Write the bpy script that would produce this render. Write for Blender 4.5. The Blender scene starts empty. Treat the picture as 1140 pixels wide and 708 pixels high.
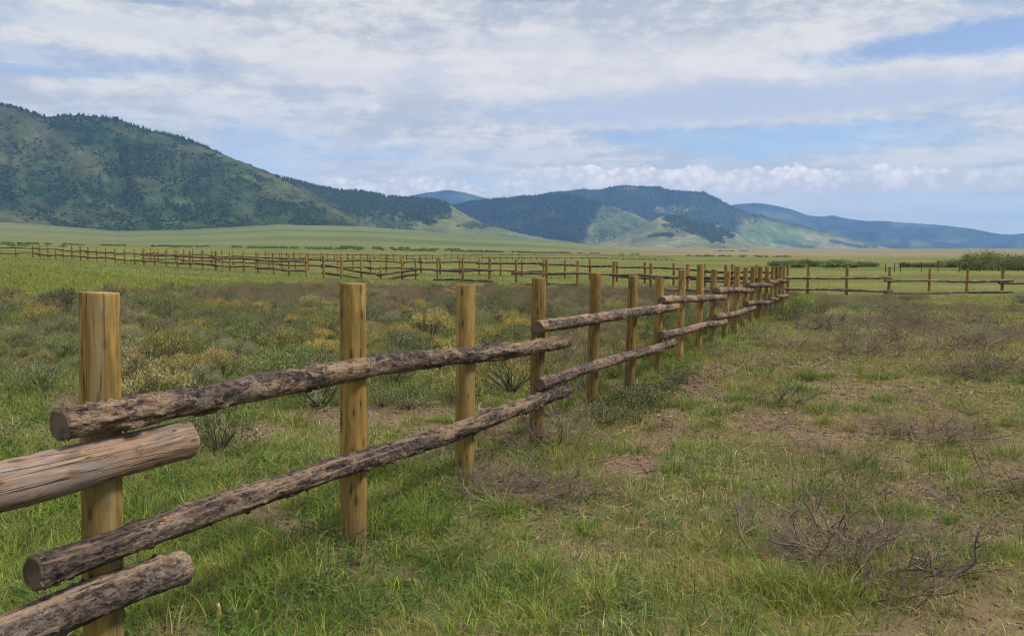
import bpy, math, random
import numpy as np
from mathutils import Vector, Matrix

random.seed(7)
RNG = np.random.default_rng(7)
scene = bpy.context.scene
COL = scene.collection

# ------------------------------------------------------------------ camera model
F, CX, CY, YH, EYE = 850.0, 570.0, 354.0, 280.0, 1.65
PITCH = math.atan((CY - YH) / F)
CP, SP = math.cos(PITCH), math.sin(PITCH)

def zpy(py, Y):
    v = (CY - py) / F
    return EYE + Y * (v * CP - SP) / (CP + v * SP)

def xpx(px, Y, z):
    return (px - CX) / F * (Y * CP + (EYE - z) * SP)

def ground_Y(py):
    return EYE / math.tan(math.atan((py - CY) / F) + PITCH)

def project(x, y, z):
    dz = z - EYE
    fw = np.maximum(y * CP - dz * SP, 1e-3)
    return CX + F * x / fw, CY - F * (y * SP + dz * CP) / fw

# ------------------------------------------------------------------ noise
def _hash(ix, iy, iz, seed):
    h = (ix.astype(np.int64) * 374761393 + iy.astype(np.int64) * 668265263 + iz.astype(np.int64) * 2147483647 + seed * 144269) & 0xFFFFFFFF
    h = ((h ^ (h >> 13)) * 1274126177) & 0xFFFFFFFF
    h = ((h ^ (h >> 16)) * 2246822519) & 0xFFFFFFFF
    return ((h ^ (h >> 15)) & 0xFFFFFF) / float(0xFFFFFF)

def noise3(x, y, z, seed=0):
    x, y, z = np.broadcast_arrays(np.asarray(x, float), np.asarray(y, float), np.asarray(z, float))
    ix, iy, iz = np.floor(x), np.floor(y), np.floor(z)
    fx, fy, fz = x - ix, y - iy, z - iz
    fx, fy, fz = fx*fx*(3-2*fx), fy*fy*(3-2*fy), fz*fz*(3-2*fz)
    r = 0
    for dx in (0, 1):
        for dy in (0, 1):
            for dz in (0, 1):
                w = (fx if dx else 1-fx) * (fy if dy else 1-fy) * (fz if dz else 1-fz)
                r = r + w * _hash(ix+dx, iy+dy, iz+dz, seed)
    return r

def noise2(x, y, seed=0):
    x, y = np.broadcast_arrays(np.asarray(x, float), np.asarray(y, float))
    ix, iy = np.floor(x), np.floor(y)
    fx, fy = x - ix, y - iy
    fx, fy = fx*fx*(3-2*fx), fy*fy*(3-2*fy)
    z = np.zeros_like(ix)
    return ((1-fx)*(1-fy)*_hash(ix, iy, z, seed) + fx*(1-fy)*_hash(ix+1, iy, z, seed)
            + (1-fx)*fy*_hash(ix, iy+1, z, seed) + fx*fy*_hash(ix+1, iy+1, z, seed))

def fbm2(x, y, seed=0, oct=4):
    r, a, t = 0, 1.0, 0
    for k in range(oct):
        r = r + a * noise2(x * 2**k + 17.3*k, y * 2**k - 9.1*k, seed + k)
        t += a
        a *= 0.5
    return r / t

def fbm3(x, y, z, seed=0, oct=3):
    r, a, t = 0, 1.0, 0
    for k in range(oct):
        r = r + a * noise3(x * 2**k, y * 2**k, z * 2**k, seed + k)
        t += a
        a *= 0.5
    return r / t

def sstep(a, b, x):
    t = np.clip((x - a) / (b - a), 0, 1)
    return t * t * (3 - 2 * t)

# ------------------------------------------------------------------ mesh helpers
def mesh_np(name, V, quads=None, tris=None, tint=None, mats=(), mi=None, smooth=False):
    V = np.asarray(V, np.float32).reshape(-1, 3)
    me = bpy.data.meshes.new(name)
    me.vertices.add(len(V))
    me.vertices.foreach_set('co', V.ravel())
    parts, starts, off, n = [], [], 0, 0
    for arr, k in ((quads, 4), (tris, 3)):
        if arr is not None and len(arr):
            arr = np.asarray(arr, np.int32).reshape(-1, k)
            parts.append(arr.ravel())
            starts.append(off + np.arange(len(arr), dtype=np.int32) * k)
            off += arr.size
            n += len(arr)
    loops, st = np.concatenate(parts), np.concatenate(starts)
    me.loops.add(len(loops))
    me.loops.foreach_set('vertex_index', loops)
    me.polygons.add(n)
    me.polygons.foreach_set('loop_start', st)
    for m in mats:
        me.materials.append(m)
    if mi is not None:
        me.polygons.foreach_set('material_index', np.asarray(mi, np.int32))
    me.update(calc_edges=True)
    if smooth:
        me.polygons.foreach_set('use_smooth', np.ones(n, bool))
    if tint is not None:
        c = np.ones((len(V), 4), np.float32)
        c[:, :3] = tint
        a = me.color_attributes.new('tint', 'FLOAT_COLOR', 'POINT')
        a.data.foreach_set('color', c.ravel())
    me.validate()
    return me

def link(name, data, parent=None, loc=None):
    o = bpy.data.objects.new(name, data)
    COL.objects.link(o)
    if parent is not None:
        o.parent = parent
    if loc is not None:
        o.location = loc
    return o

def tag(o, label=None, cat=None, group=None, kind=None):
    if label:
        o['label'] = label
    if cat:
        o['category'] = cat
    if group:
        o['group'] = group
    if kind:
        o['kind'] = kind
    return o

def merge(items):
    """items: list of (V, quads, tris, tint) -> merged arrays"""
    Vs, Qs, Ts, Cs, off = [], [], [], [], 0
    for V, q, t, c in items:
        Vs.append(V); Cs.append(np.broadcast_to(c, V.shape))
        if q is not None:
            Qs.append(q + off)
        if t is not None:
            Ts.append(t + off)
        off += len(V)
    return (np.concatenate(Vs), np.concatenate(Qs) if Qs else None,
            np.concatenate(Ts) if Ts else None, np.concatenate(Cs))

# ------------------------------------------------------------------ materials
def new_mat(name):
    m = bpy.data.materials.new(name)
    m.use_nodes = True
    nt = m.node_tree
    nt.nodes.clear()
    out = nt.nodes.new('ShaderNodeOutputMaterial')
    return m, nt, out

class NT:
    def __init__(s, nt):
        s.nt = nt
    def n(s, t, **kw):
        nd = s.nt.nodes.new(t)
        for k, v in kw.items():
            setattr(nd, k, v)
        return nd
    def l(s, a, b):
        s.nt.links.new(a, b)
    def val(s, sock, v):
        if isinstance(v, bpy.types.NodeSocket):
            s.l(v, sock)
        else:
            sock.default_value = v
    def math(s, op, a, b=0.0, c=None, clamp=False):
        nd = s.n('ShaderNodeMath', operation=op, use_clamp=clamp)
        s.val(nd.inputs[0], a); s.val(nd.inputs[1], b)
        if c is not None:
            s.val(nd.inputs[2], c)
        return nd.outputs[0]
    def mix(s, fac, a, b, mode='MIX'):
        nd = s.n('ShaderNodeMix', data_type='RGBA', blend_type=mode)
        s.val(nd.inputs[0], fac)
        for i, v in ((6, a), (7, b)):
            if not isinstance(v, bpy.types.NodeSocket):
                v = (*v[:3], 1.0)
            s.val(nd.inputs[i], v)
        return nd.outputs[2]
    def noise(s, vec, scale, detail=4, rough=0.55, dist=0.0):
        nd = s.n('ShaderNodeTexNoise')
        if vec is not None:
            s.l(vec, nd.inputs['Vector'])
        nd.inputs['Scale'].default_value = scale
        nd.inputs['Detail'].default_value = detail
        nd.inputs['Roughness'].default_value = rough
        nd.inputs['Distortion'].default_value = dist
        return nd.outputs['Fac']
    def ramp(s, fac, a, b, smooth=True):
        nd = s.n('ShaderNodeMapRange', interpolation_type='SMOOTHSTEP' if smooth else 'LINEAR')
        s.val(nd.inputs[0], fac)
        s.val(nd.inputs[1], a); s.val(nd.inputs[2], b)
        return nd.outputs[0]
    def mapping(s, vec, scale=(1, 1, 1), loc=None):
        nd = s.n('ShaderNodeMapping')
        s.l(vec, nd.inputs[0])
        nd.inputs['Scale'].default_value = scale
        if loc is not None:
            s.val(nd.inputs['Location'], loc)
        return nd.outputs[0]
    def bump(s, h, strength, dist):
        nd = s.n('ShaderNodeBump')
        s.l(h, nd.inputs['Height'])
        nd.inputs['Strength'].default_value = strength
        nd.inputs['Distance'].default_value = dist
        return nd.outputs[0]
    def principled(s, out, color, rough=0.8, spec=0.25, normal=None):
        p = s.n('ShaderNodeBsdfPrincipled')
        s.val(p.inputs['Base Color'], color if isinstance(color, bpy.types.NodeSocket) else (*color, 1))
        s.val(p.inputs['Roughness'], rough)
        p.inputs['Specular IOR Level'].default_value = spec
        if normal is not None:
            s.l(normal, p.inputs['Normal'])
        s.l(p.outputs[0], out.inputs[0])
        return p

def obj_coords(N):
    tc = N.n('ShaderNodeTexCoord')
    oi = N.n('ShaderNodeObjectInfo')
    r = N.math('MULTIPLY', oi.outputs['Random'], 37.0)
    cx = N.n('ShaderNodeCombineXYZ')
    for i in range(3):
        N.l(r, cx.inputs[i])
    ad = N.n('ShaderNodeVectorMath', operation='ADD')
    N.l(tc.outputs['Object'], ad.inputs[0]); N.l(cx.outputs[0], ad.inputs[1])
    return tc.outputs['Object'], ad.outputs[0], oi.outputs['Random']

def mat_tint(name, rough=0.7, transl=0.0, spec=0.15, vary=0.0, vscale=1.0):
    m, nt, out = new_mat(name)
    N = NT(nt)
    at = N.n('ShaderNodeAttribute', attribute_name='tint')
    c = at.outputs['Color']
    if vary:
        tc = N.n('ShaderNodeTexCoord')
        f = N.noise(tc.outputs['Object'], vscale, 3)
        f = N.math('MULTIPLY_ADD', f, 2*vary, 1-vary)
        c = N.mix(1.0, c, f, 'MULTIPLY')
    p = N.principled(out, c, rough, spec)
    if transl:
        t = N.n('ShaderNodeBsdfTranslucent')
        N.l(c, t.inputs[0])
        mx = N.n('ShaderNodeMixShader')
        mx.inputs[0].default_value = transl
        N.l(p.outputs[0], mx.inputs[1]); N.l(t.outputs[0], mx.inputs[2])
        N.l(mx.outputs[0], out.inputs[0])
    return m

def unroll(N, ob, co_rnd, axis, around, along):
    """surface coordinates of a round timber: angle around its axis, distance along it (plus a per-object shift)"""
    sx = N.n('ShaderNodeSeparateXYZ')
    N.l(ob, sx.inputs[0])
    o = sx.outputs
    a = N.math('ARCTAN2', o[1], o[0]) if axis == 2 else N.math('ARCTAN2', o[2], o[1])
    cx = N.n('ShaderNodeCombineXYZ')
    N.l(N.math('MULTIPLY_ADD', a, around, N.math('MULTIPLY', co_rnd, 31.0)), cx.inputs[0])
    N.l(N.math('MULTIPLY_ADD', o[axis], along, N.math('MULTIPLY', co_rnd, 57.0)), cx.inputs[1])
    return cx.outputs[0]

def knot_mask(N, uv, share, r0, r1):
    v = N.n('ShaderNodeTexVoronoi', voronoi_dimensions='2D')
    N.l(uv, v.inputs['Vector'])
    v.inputs['Scale'].default_value = 1.0
    sc = N.n('ShaderNodeSeparateColor')
    N.l(v.outputs['Color'], sc.inputs[0])
    pick = N.math('LESS_THAN', sc.outputs[0], share)
    size = N.math('MULTIPLY_ADD', sc.outputs[1], .7, .55)
    d = N.math('DIVIDE', v.outputs['Distance'], size)
    d = N.math('ADD', d, N.math('MULTIPLY', N.math('SUBTRACT', N.noise(uv, 9.0, 3), .5), .10))
    return N.math('MULTIPLY', N.ramp(d, r1, r0), pick), N.math('MULTIPLY', N.ramp(d, r1 * 2.4, r0), pick)

def check_lines(N, uv, width, patchy):
    n = N.noise(uv, 1.0, 3, .45, .3)
    d = N.math('ABSOLUTE', N.math('SUBTRACT', n, .5))
    m = N.ramp(d, width, width * .25)
    return N.math('MULTIPLY', m, N.ramp(N.noise(N.mapping(uv, (.35, .8, 1), (7, 3, 1)), 1.0, 2), patchy, patchy + .06))

def mat_post():
    m, nt, out = new_mat('treated_post_wood')
    N = NT(nt)
    ob, co, rnd = obj_coords(N)
    grain = N.noise(N.mapping(co, (11, 11, 1.5)), 1.0, 7, 0.68, 2.2)
    fine = N.noise(N.mapping(co, (90, 90, 3.0)), 1.0, 3)
    big = N.noise(N.mapping(co, (4, 4, 1.6)), 1.0, 3)
    c = N.mix(N.ramp(grain, 0.34, 0.66), (0.205, 0.132, 0.046), (0.440, 0.305, 0.118))
    c = N.mix(N.math('MULTIPLY', N.ramp(big, 0.44, 0.62), 0.65), c, (0.165, 0.132, 0.050))
    c = N.mix(N.math('MULTIPLY', N.ramp(N.noise(N.mapping(co, (3, 3, 0.7)), 1.3, 2), 0.52, 0.70), 0.55), c, (0.37, 0.215, 0.075))
    c = N.mix(N.math('MULTIPLY', N.ramp(N.noise(N.mapping(co, (5, 5, 1.3), (3, 9, 4)), 1.0, 5, .65), 0.54, 0.66), 0.6), c, (0.095, 0.070, 0.032))
    c = N.mix(N.math('MULTIPLY', N.ramp(N.noise(N.mapping(co, (60, 60, 1.4), (1, 2, 7)), 1.0, 3, .6), 0.52, 0.66), 0.45), c, (0.085, 0.052, 0.022))
    hs = N.n('ShaderNodeHueSaturation')
    N.l(c, hs.inputs['Color'])
    hs.inputs['Saturation'].default_value = 1.10
    N.l(N.math('MULTIPLY_ADD', rnd, 0.42, 0.62), hs.inputs['Value'])
    c = hs.outputs[0]
    # knots and drying checks running up the post
    kn, ring = knot_mask(N, unroll(N, ob, rnd, 2, 1.1, 4.6), .62, .09, .17)
    c = N.mix(N.math('MULTIPLY', ring, 0.55), c, (0.130, 0.078, 0.030))
    c = N.mix(N.math('MULTIPLY', kn, 0.85), c, (0.052, 0.031, 0.015))
    ckm = check_lines(N, unroll(N, ob, rnd, 2, 2.3, .55), .016, .50)
    c = N.mix(N.math('MULTIPLY', ckm, 0.9), c, (0.030, 0.020, 0.011))
    grey = N.ramp(N.noise(N.mapping(co, (7, 7, .9), (4, 4, 9)), 1.0, 5, .65), .55, .68)
    c = N.mix(N.math('MULTIPLY', grey, 0.4), c, (0.26, 0.225, 0.15))
    # splash dirt towards the foot
    sx = N.n('ShaderNodeSeparateXYZ')
    N.l(ob, sx.inputs[0])
    c = N.mix(N.math('MULTIPLY', fine, 0.25), c, (0.14, 0.09, 0.035))
    mud = N.ramp(N.math('ADD', sx.outputs[2], N.math('MULTIPLY', grain, 0.22)), 0.34, 0.12)
    c = N.mix(N.math('MULTIPLY', mud, 0.65), c, (0.115, 0.082, 0.056))
    h = N.math('ADD', N.math('MULTIPLY', grain, 0.6), N.math('MULTIPLY', ckm, -1.0))
    h = N.math('ADD', h, N.math('MULTIPLY', fine, 0.4))
    N.principled(out, c, 0.78, 0.2, N.bump(h, 0.5, 0.006))
    return m

def mat_bark():
    m, nt, out = new_mat('pine_bark')
    N = NT(nt)
    ob, co, rnd = obj_coords(N)
    n1 = N.noise(N.mapping(co, (5, 9, 9)), 1.0, 5, 0.62, 0.5)
    n2 = N.noise(N.mapping(co, (24, 40, 40)), 1.0, 5, 0.68, 0.3)
    n3 = N.noise(N.mapping(co, (70, 110, 110)), 1.0, 3, 0.6)
    n4 = N.noise(N.mapping(co, (2.6, 5, 5), (3.3, 1.0, 9.0)), 1.0, 6, 0.68, .3)
    c = N.mix(N.ramp(n2, 0.36, 0.64), (0.030, 0.024, 0.022), (0.150, 0.112, 0.096))
    n6 = N.noise(N.mapping(co, (1.1, 2, 2), (2, 6, 3)), 1.0, 2)
    n4 = N.math('ADD', n4, N.math('MULTIPLY', N.math('SUBTRACT', n6, .5), .55))
    patch = N.math('MULTIPLY', N.ramp(n4, 0.50, 0.545), N.ramp(N.noise(N.mapping(co, (9, 24, 24), (8, 3, 5)), 1.0, 4, .65), 0.62, 0.52))
    c = N.mix(N.math('MULTIPLY', patch, 0.92), c, N.mix(N.ramp(n3, .35, .65), (0.160, 0.110, 0.076), (0.355, 0.252, 0.175)))
    grey = N.math('MULTIPLY', N.ramp(n1, 0.54, 0.66), N.ramp(n3, 0.42, 0.58))
    c = N.mix(N.math('MULTIPLY', grey, 0.55), c, (0.27, 0.25, 0.225))
    n5 = N.noise(N.mapping(co, (17, 60, 60), (6, 2, 4)), 1.0, 4, 0.7, 1.2)
    crack = N.math('MULTIPLY', N.ramp(n5, 0.565, 0.64), N.ramp(n1, 0.66, 0.46))
    c = N.mix(N.math('MULTIPLY', crack, 0.8), c, (0.020, 0.016, 0.014))
    strip = check_lines(N, unroll(N, ob, rnd, 0, 1.3, .9), .055, .50)
    c = N.mix(N.math('MULTIPLY', strip, 0.8), c, N.mix(n3, (0.20, 0.135, 0.090), (0.40, 0.29, 0.20)))
    kn, ring = knot_mask(N, unroll(N, ob, rnd, 0, 1.1, 6.0), .55, .09, .16)
    c = N.mix(N.math('MULTIPLY', ring, 0.5), c, (0.070, 0.050, 0.040))
    c = N.mix(N.math('MULTIPLY', kn, 0.85), c, (0.150, 0.085, 0.050))
    hole = N.ramp(N.noise(N.mapping(co, (10, 20, 20), (1.7, 4.0, 2.0)), 1.0, 2), 0.70, 0.75)
    c = N.mix(N.math('MULTIPLY', hole, 0.9), c, (0.022, 0.017, 0.014))
    hs = N.n('ShaderNodeHueSaturation')
    N.l(c, hs.inputs['Color'])
    N.l(N.math('MULTIPLY_ADD', rnd, 0.30, 0.68), hs.inputs['Value'])
    hs.inputs['Saturation'].default_value = 1.02
    h = N.math('ADD', N.math('MULTIPLY', n2, 1.0), N.math('MULTIPLY', crack, -0.8))
    h = N.math('ADD', h, N.math('MULTIPLY', n3, 0.5))
    N.principled(out, hs.outputs[0], 0.9, 0.15, N.bump(h, 0.9, 0.012))
    return m

def mat_peeled():
    m, nt, out = new_mat('peeled_log_wood')
    N = NT(nt)
    ob, co, rnd = obj_coords(N)
    g = N.noise(N.mapping(co, (5.0, 50, 50)), 1.0, 7, 0.72, 0.8)
    b = N.noise(N.mapping(co, (3.2, 9, 9)), 1.0, 5, .6)
    c = N.mix(N.ramp(g, 0.34, 0.66), (0.110, 0.074, 0.054), (0.300, 0.212, 0.155))
    c = N.mix(N.math('MULTIPLY', N.ramp(b, 0.5, 0.64), 0.55), c, (0.27, 0.150, 0.075))
    c = N.mix(N.math('MULTIPLY', N.ramp(N.noise(N.mapping(co, (2.5, 8, 8), (5, 5, 5)), 1.0, 5, .65), 0.48, 0.64), 0.65), c, (0.190, 0.165, 0.155))
    c = N.mix(N.math('MULTIPLY', N.ramp(N.noise(N.mapping(co, (9, 40, 40), (2, 8, 1)), 1.0, 5, .7), 0.56, 0.68), 0.5), c, (0.055, 0.040, 0.032))
    ck = check_lines(N, unroll(N, ob, rnd, 0, 1.9, .85), .014, .38)
    c = N.mix(N.math('MULTIPLY', ck, 0.92), c, (0.020, 0.014, 0.011))
    kn, ring = knot_mask(N, unroll(N, ob, rnd, 0, 1.0, 5.0), .6, .08, .15)
    c = N.mix(N.math('MULTIPLY', ring, 0.5), c, (0.20, 0.105, 0.05))
    c = N.mix(N.math('MULTIPLY', kn, 0.8), c, (0.060, 0.035, 0.020))
    h = N.math('ADD', N.math('MULTIPLY', g, 0.6), N.math('MULTIPLY', ck, -1.2))
    N.principled(out, c, 0.75, 0.25, N.bump(h, 0.5, 0.006))
    return m

def mat_cut_end():
    m, nt, out = new_mat('weathered_log_end')
    N = NT(nt)
    ob, co, rnd = obj_coords(N)
    sx = N.n('ShaderNodeSeparateXYZ')
    N.l(ob, sx.inputs[0])
    r = N.math('SQRT', N.math('ADD', N.math('POWER', sx.outputs[1], 2.0), N.math('POWER', sx.outputs[2], 2.0)))
    n = N.noise(co, 30, 4)
    w = N.math('SINE', N.math('MULTIPLY_ADD', r, 700.0, N.math('MULTIPLY', n, 9.0)))
    c = N.mix(N.math('MULTIPLY_ADD', w, 0.25, 0.5), (0.085, 0.060, 0.042), (0.165, 0.118, 0.082))
    c = N.mix(N.ramp(N.noise(co, 14, 3), 0.45, 0.65), c, (0.070, 0.055, 0.045))
    N.principled(out, c, 0.9, 0.1, N.bump(n, 0.4, 0.004))
    return m

def mat_ground():
    m, nt, out = new_mat('soil_and_turf')
    N = NT(nt)
    at = N.n('ShaderNodeAttribute', attribute_name='tint')
    tc = N.n('ShaderNodeTexCoord')
    v = tc.outputs['Object']
    f1 = N.noise(v, 16.0, 5, 0.65)
    f2 = N.noise(v, 70.0, 3, 0.6)
    f3 = N.noise(v, 0.35, 5, 0.6)
    f4 = N.noise(v, 0.012, 5, 0.62)
    k = N.math('MULTIPLY_ADD', f1, 0.9, 0.55)
    c = N.mix(1.0, at.outputs['Color'], k, 'MULTIPLY')
    c = N.mix(1.0, c, N.math('MULTIPLY_ADD', f3, 0.7, 0.65), 'MULTIPLY')
    c = N.mix(1.0, c, N.math('MULTIPLY_ADD', f4, 0.7, 0.65), 'MULTIPLY')
    c = N.mix(N.math('MULTIPLY', N.ramp(f2, 0.6, 0.72), 0.35), c, (0.34, 0.27, 0.16))
    h = N.math('ADD', f1, N.math('MULTIPLY', f2, 0.5))
    N.principled(out, c, 0.95, 0.08, N.bump(h, 0.8, 0.03))
    return m

def mat_hill(scale):
    m, nt, out = new_mat('hillside_cover')
    N = NT(nt)
    at = N.n('ShaderNodeAttribute', attribute_name='tint')
    tc = N.n('ShaderNodeTexCoord')
    v = tc.outputs['Object']
    f1 = N.noise(v, scale, 6, 0.65)
    f2 = N.noise(v, scale * 5, 4, 0.6)
    c = N.mix(1.0, at.outputs['Color'], N.math('MULTIPLY_ADD', N.ramp(f1, 0.3, 0.7), 0.7, 0.65), 'MULTIPLY')
    c = N.mix(1.0, c, N.math('MULTIPLY_ADD', N.ramp(f2, 0.3, 0.7), 0.6, 0.7), 'MULTIPLY')
    N.principled(out, c, 0.95, 0.05)
    return m

M_POST, M_BARK, M_PEEL, M_END = mat_post(), mat_bark(), mat_peeled(), mat_cut_end()
M_GRASS = mat_tint('grass_blades', 0.6, 0.3, 0.2)
M_LEAF = mat_tint('brush_leaves', 0.8, 0.15, 0.1)
M_TWIG = mat_tint('dry_twigs', 0.9, 0.0, 0.1)
M_TREE = mat_tint('tree_foliage', 0.9, 0.0, 0.05)
M_GROUND = mat_ground()

# ------------------------------------------------------------------ near fence line
POSTS = [  # px, top py, radius
    (111, 326, .073), (392, 315.5, .071), (516, 317.5, .067), (597, 309.5, .063), (659.5, 304, .060), (701.8, 307, .060),
    (732, 309.5, .060), (757, 300.5, .058), (778, 294.5, .064), (793, 300, .058), (808, 301.5, .060), (819, 296.5, .066),
    (828.5, 297.5, .058), (837, 297, .060), (845, 296.8, .060), (852.5, 297, .058), (859, 296, .060), (864, 297, .058),
    (868.2, 296, .060), (871.8, 296, .062)]

def m_of(px):
    return 2108.0 / (970.0 - px)

def Y_of_m(m):
    return ground_Y(YH + 1189.0 / m)

def fence_xy(m):
    Y = Y_of_m(m)
    px = 970.0 - 2108.0 / m
    return xpx(px, Y, 0.0), Y

FX0, FY0 = fence_xy(2.4)
FX1, FY1 = fence_xy(21.0)
FDX, FDY = FX1 - FX0, FY1 - FY0
_l = math.hypot(FDX, FDY)
FDX, FDY = FDX / _l, FDY / _l
FNX, FNY = FDY, -FDX           # to the right of the fence

def fence_sd(x, y):
    return (x - FX0) * FNX + (y - FY0) * FNY

def fence_t(x, y):
    return (x - FX0) * FDX + (y - FY0) * FDY

# ------------------------------------------------------------------ ground height
A_U = [-1.2, -.63, -.555, -.49, -.387, -.31, -.247, -.098, .045, .18, .32, .45, 1.2]
A_Z = [1.6, 1.04, .74, .45, .28, .13, -.03, -.08, -.13, -.24, -.44, -.52, -.55]
P400 = ([-400, 0, 250, 450, 600, 800, 1140, 1600], [270, 271.5, 276, 279.5, 282, 284.5, 286.5, 287])
P25 = ([-600, -200, 0, 60, 130, 200, 310, 400, 500, 600, 660, 720, 800, 1140, 1600],
       [250, 246, 247, 251, 257, 256, 250, 252, 260, 267, 272.5, 275.5, 276.6, 277, 277])

def zg(x, y, micro=True):
    x, y = np.asarray(x, float), np.asarray(y, float)
    r = np.hypot(x, y)
    Y = np.where(y > 0.2 * r, y, 0.2 * r)
    u = x / np.maximum(Y, 1e-3)
    px = CX + F * u / CP
    a = np.interp(u, A_U, A_Z)
    zn = a * sstep(3, 46, Y)
    z4 = zpy(np.interp(px, *P400), 400.0)
    z25 = zpy(np.interp(px, *P25), 2500.0)
    t1 = np.clip((Y - 80) / 320.0, 0, 1)
    t2 = np.clip((Y - 400) / 2100.0, 0, 1)
    z = zn * (1 - t1) + z4 * t1
    z = z + (z25 - z4) * t2 ** 1.15
    if micro:
        nf = np.exp(-(Y / 45.0) ** 2)
        z = z + nf * (0.075 * (fbm2(x * .9, y * .9, 3, 3) - .5) + 0.030 * (fbm2(x * 5, y * 5, 5, 2) - .5))
        z = z + (1 - nf) * 0.25 * (fbm2(x * .06, y * .06, 9, 3) - .5) * np.clip(Y / 60, 0, 3) * 0.6
    return z

def gz(x, y):
    return float(zg(np.array([x]), np.array([y]))[0])

# ------------------------------------------------------------------ ground cover maps
SOIL = [(745, 470, 20, 16, .9), (722, 495, 24, 12, .9), (660, 545, 40, 10, .7), (800, 412, 26, 8, .7),
    # px, py, rx, ry, strength : trodden and bare places
    (702, 522, 42, 15, 1), (775, 432, 34, 14, .95), (735, 470, 30, 16, .45), (868, 470, 46, 13, .85), (985, 475, 60, 12, .7), (930, 490, 45, 12, .7),
    (1015, 545, 55, 14, .75), (1090, 590, 60, 20, .75), (1075, 555, 50, 14, .5), (1120, 525, 40, 14, .6), (1000, 590, 60, 14, .4),
    (1125, 640, 40, 12, .5), (195, 704, 45, 14, .9), (430, 640, 40, 9, .35), (415, 548, 35, 9, .5), (520, 462, 30, 8, .4),
    (600, 545, 70, 20, .55), (860, 640, 80, 14, .3), (930, 700, 70, 12, .35), (325, 590, 40, 9, .3), (640, 610, 50, 8, .2), (680, 385, 30, 8, .4)]

def cover(x, y):
    """soil share, lushness, dryness on the near ground"""
    px, py = project(x, y, 0 * x)
    sd = fence_sd(x, y)
    right = sstep(-.1, .5, sd)
    n1 = fbm2(x * 1.3 + 40, y * 1.3, 21, 4)
    n2 = fbm2(x * .45, y * .45 + 30, 31, 3)
    n3 = fbm2(x * 3.2, y * 3.2, 41, 3)
    soil = right * (0.62 * sstep(.55, .62, n1 + .25 * (n3 - .5)) * sstep(.40, .58, n2)) + (1 - right) * .75 * sstep(.535, .62, n1 + .25 * (n3 - .5)) * sstep(14, 9, y)
    for (a, b, rx, ry, s) in SOIL:
        d = ((px - a) / rx) ** 2 + ((py - b) / ry) ** 2
        soil = np.maximum(soil, s * sstep(1.5, .35, d + 1.3 * (n3 - .5)))
    lush = (1 - right) * (.78 + .8 * (n2 - .5)) + right * (.58 + 1.3 * (n2 - .5))
    lush = lush + .34 * np.exp(-(sd / .6) ** 2) + .30 * sstep(560, 690, py) * right + .9 * (n1 - .5) * right
    lush = lush - .16 * right * sstep(.8, 1.6, sd) * sstep(600, 520, py) * sstep(380, 420, py)
    lush = np.clip(lush, 0, 1) * (1 - .6 * soil)
    yellow = np.exp(-((py - 410) / 20) ** 2) * sstep(790, 850, px) * 1.0 + right * .75 * sstep(.42, .62, fbm2(x * .8 + 9, y * .8, 51, 3))
    yellow = yellow + (1 - right) * (.25 + .35 * sstep(10, 24, y))
    lush = np.clip(lush + (1 - right) * .25 * sstep(9, 14, y), 0, 1)
    return soil, lush, np.clip(yellow, 0, 1)

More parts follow.
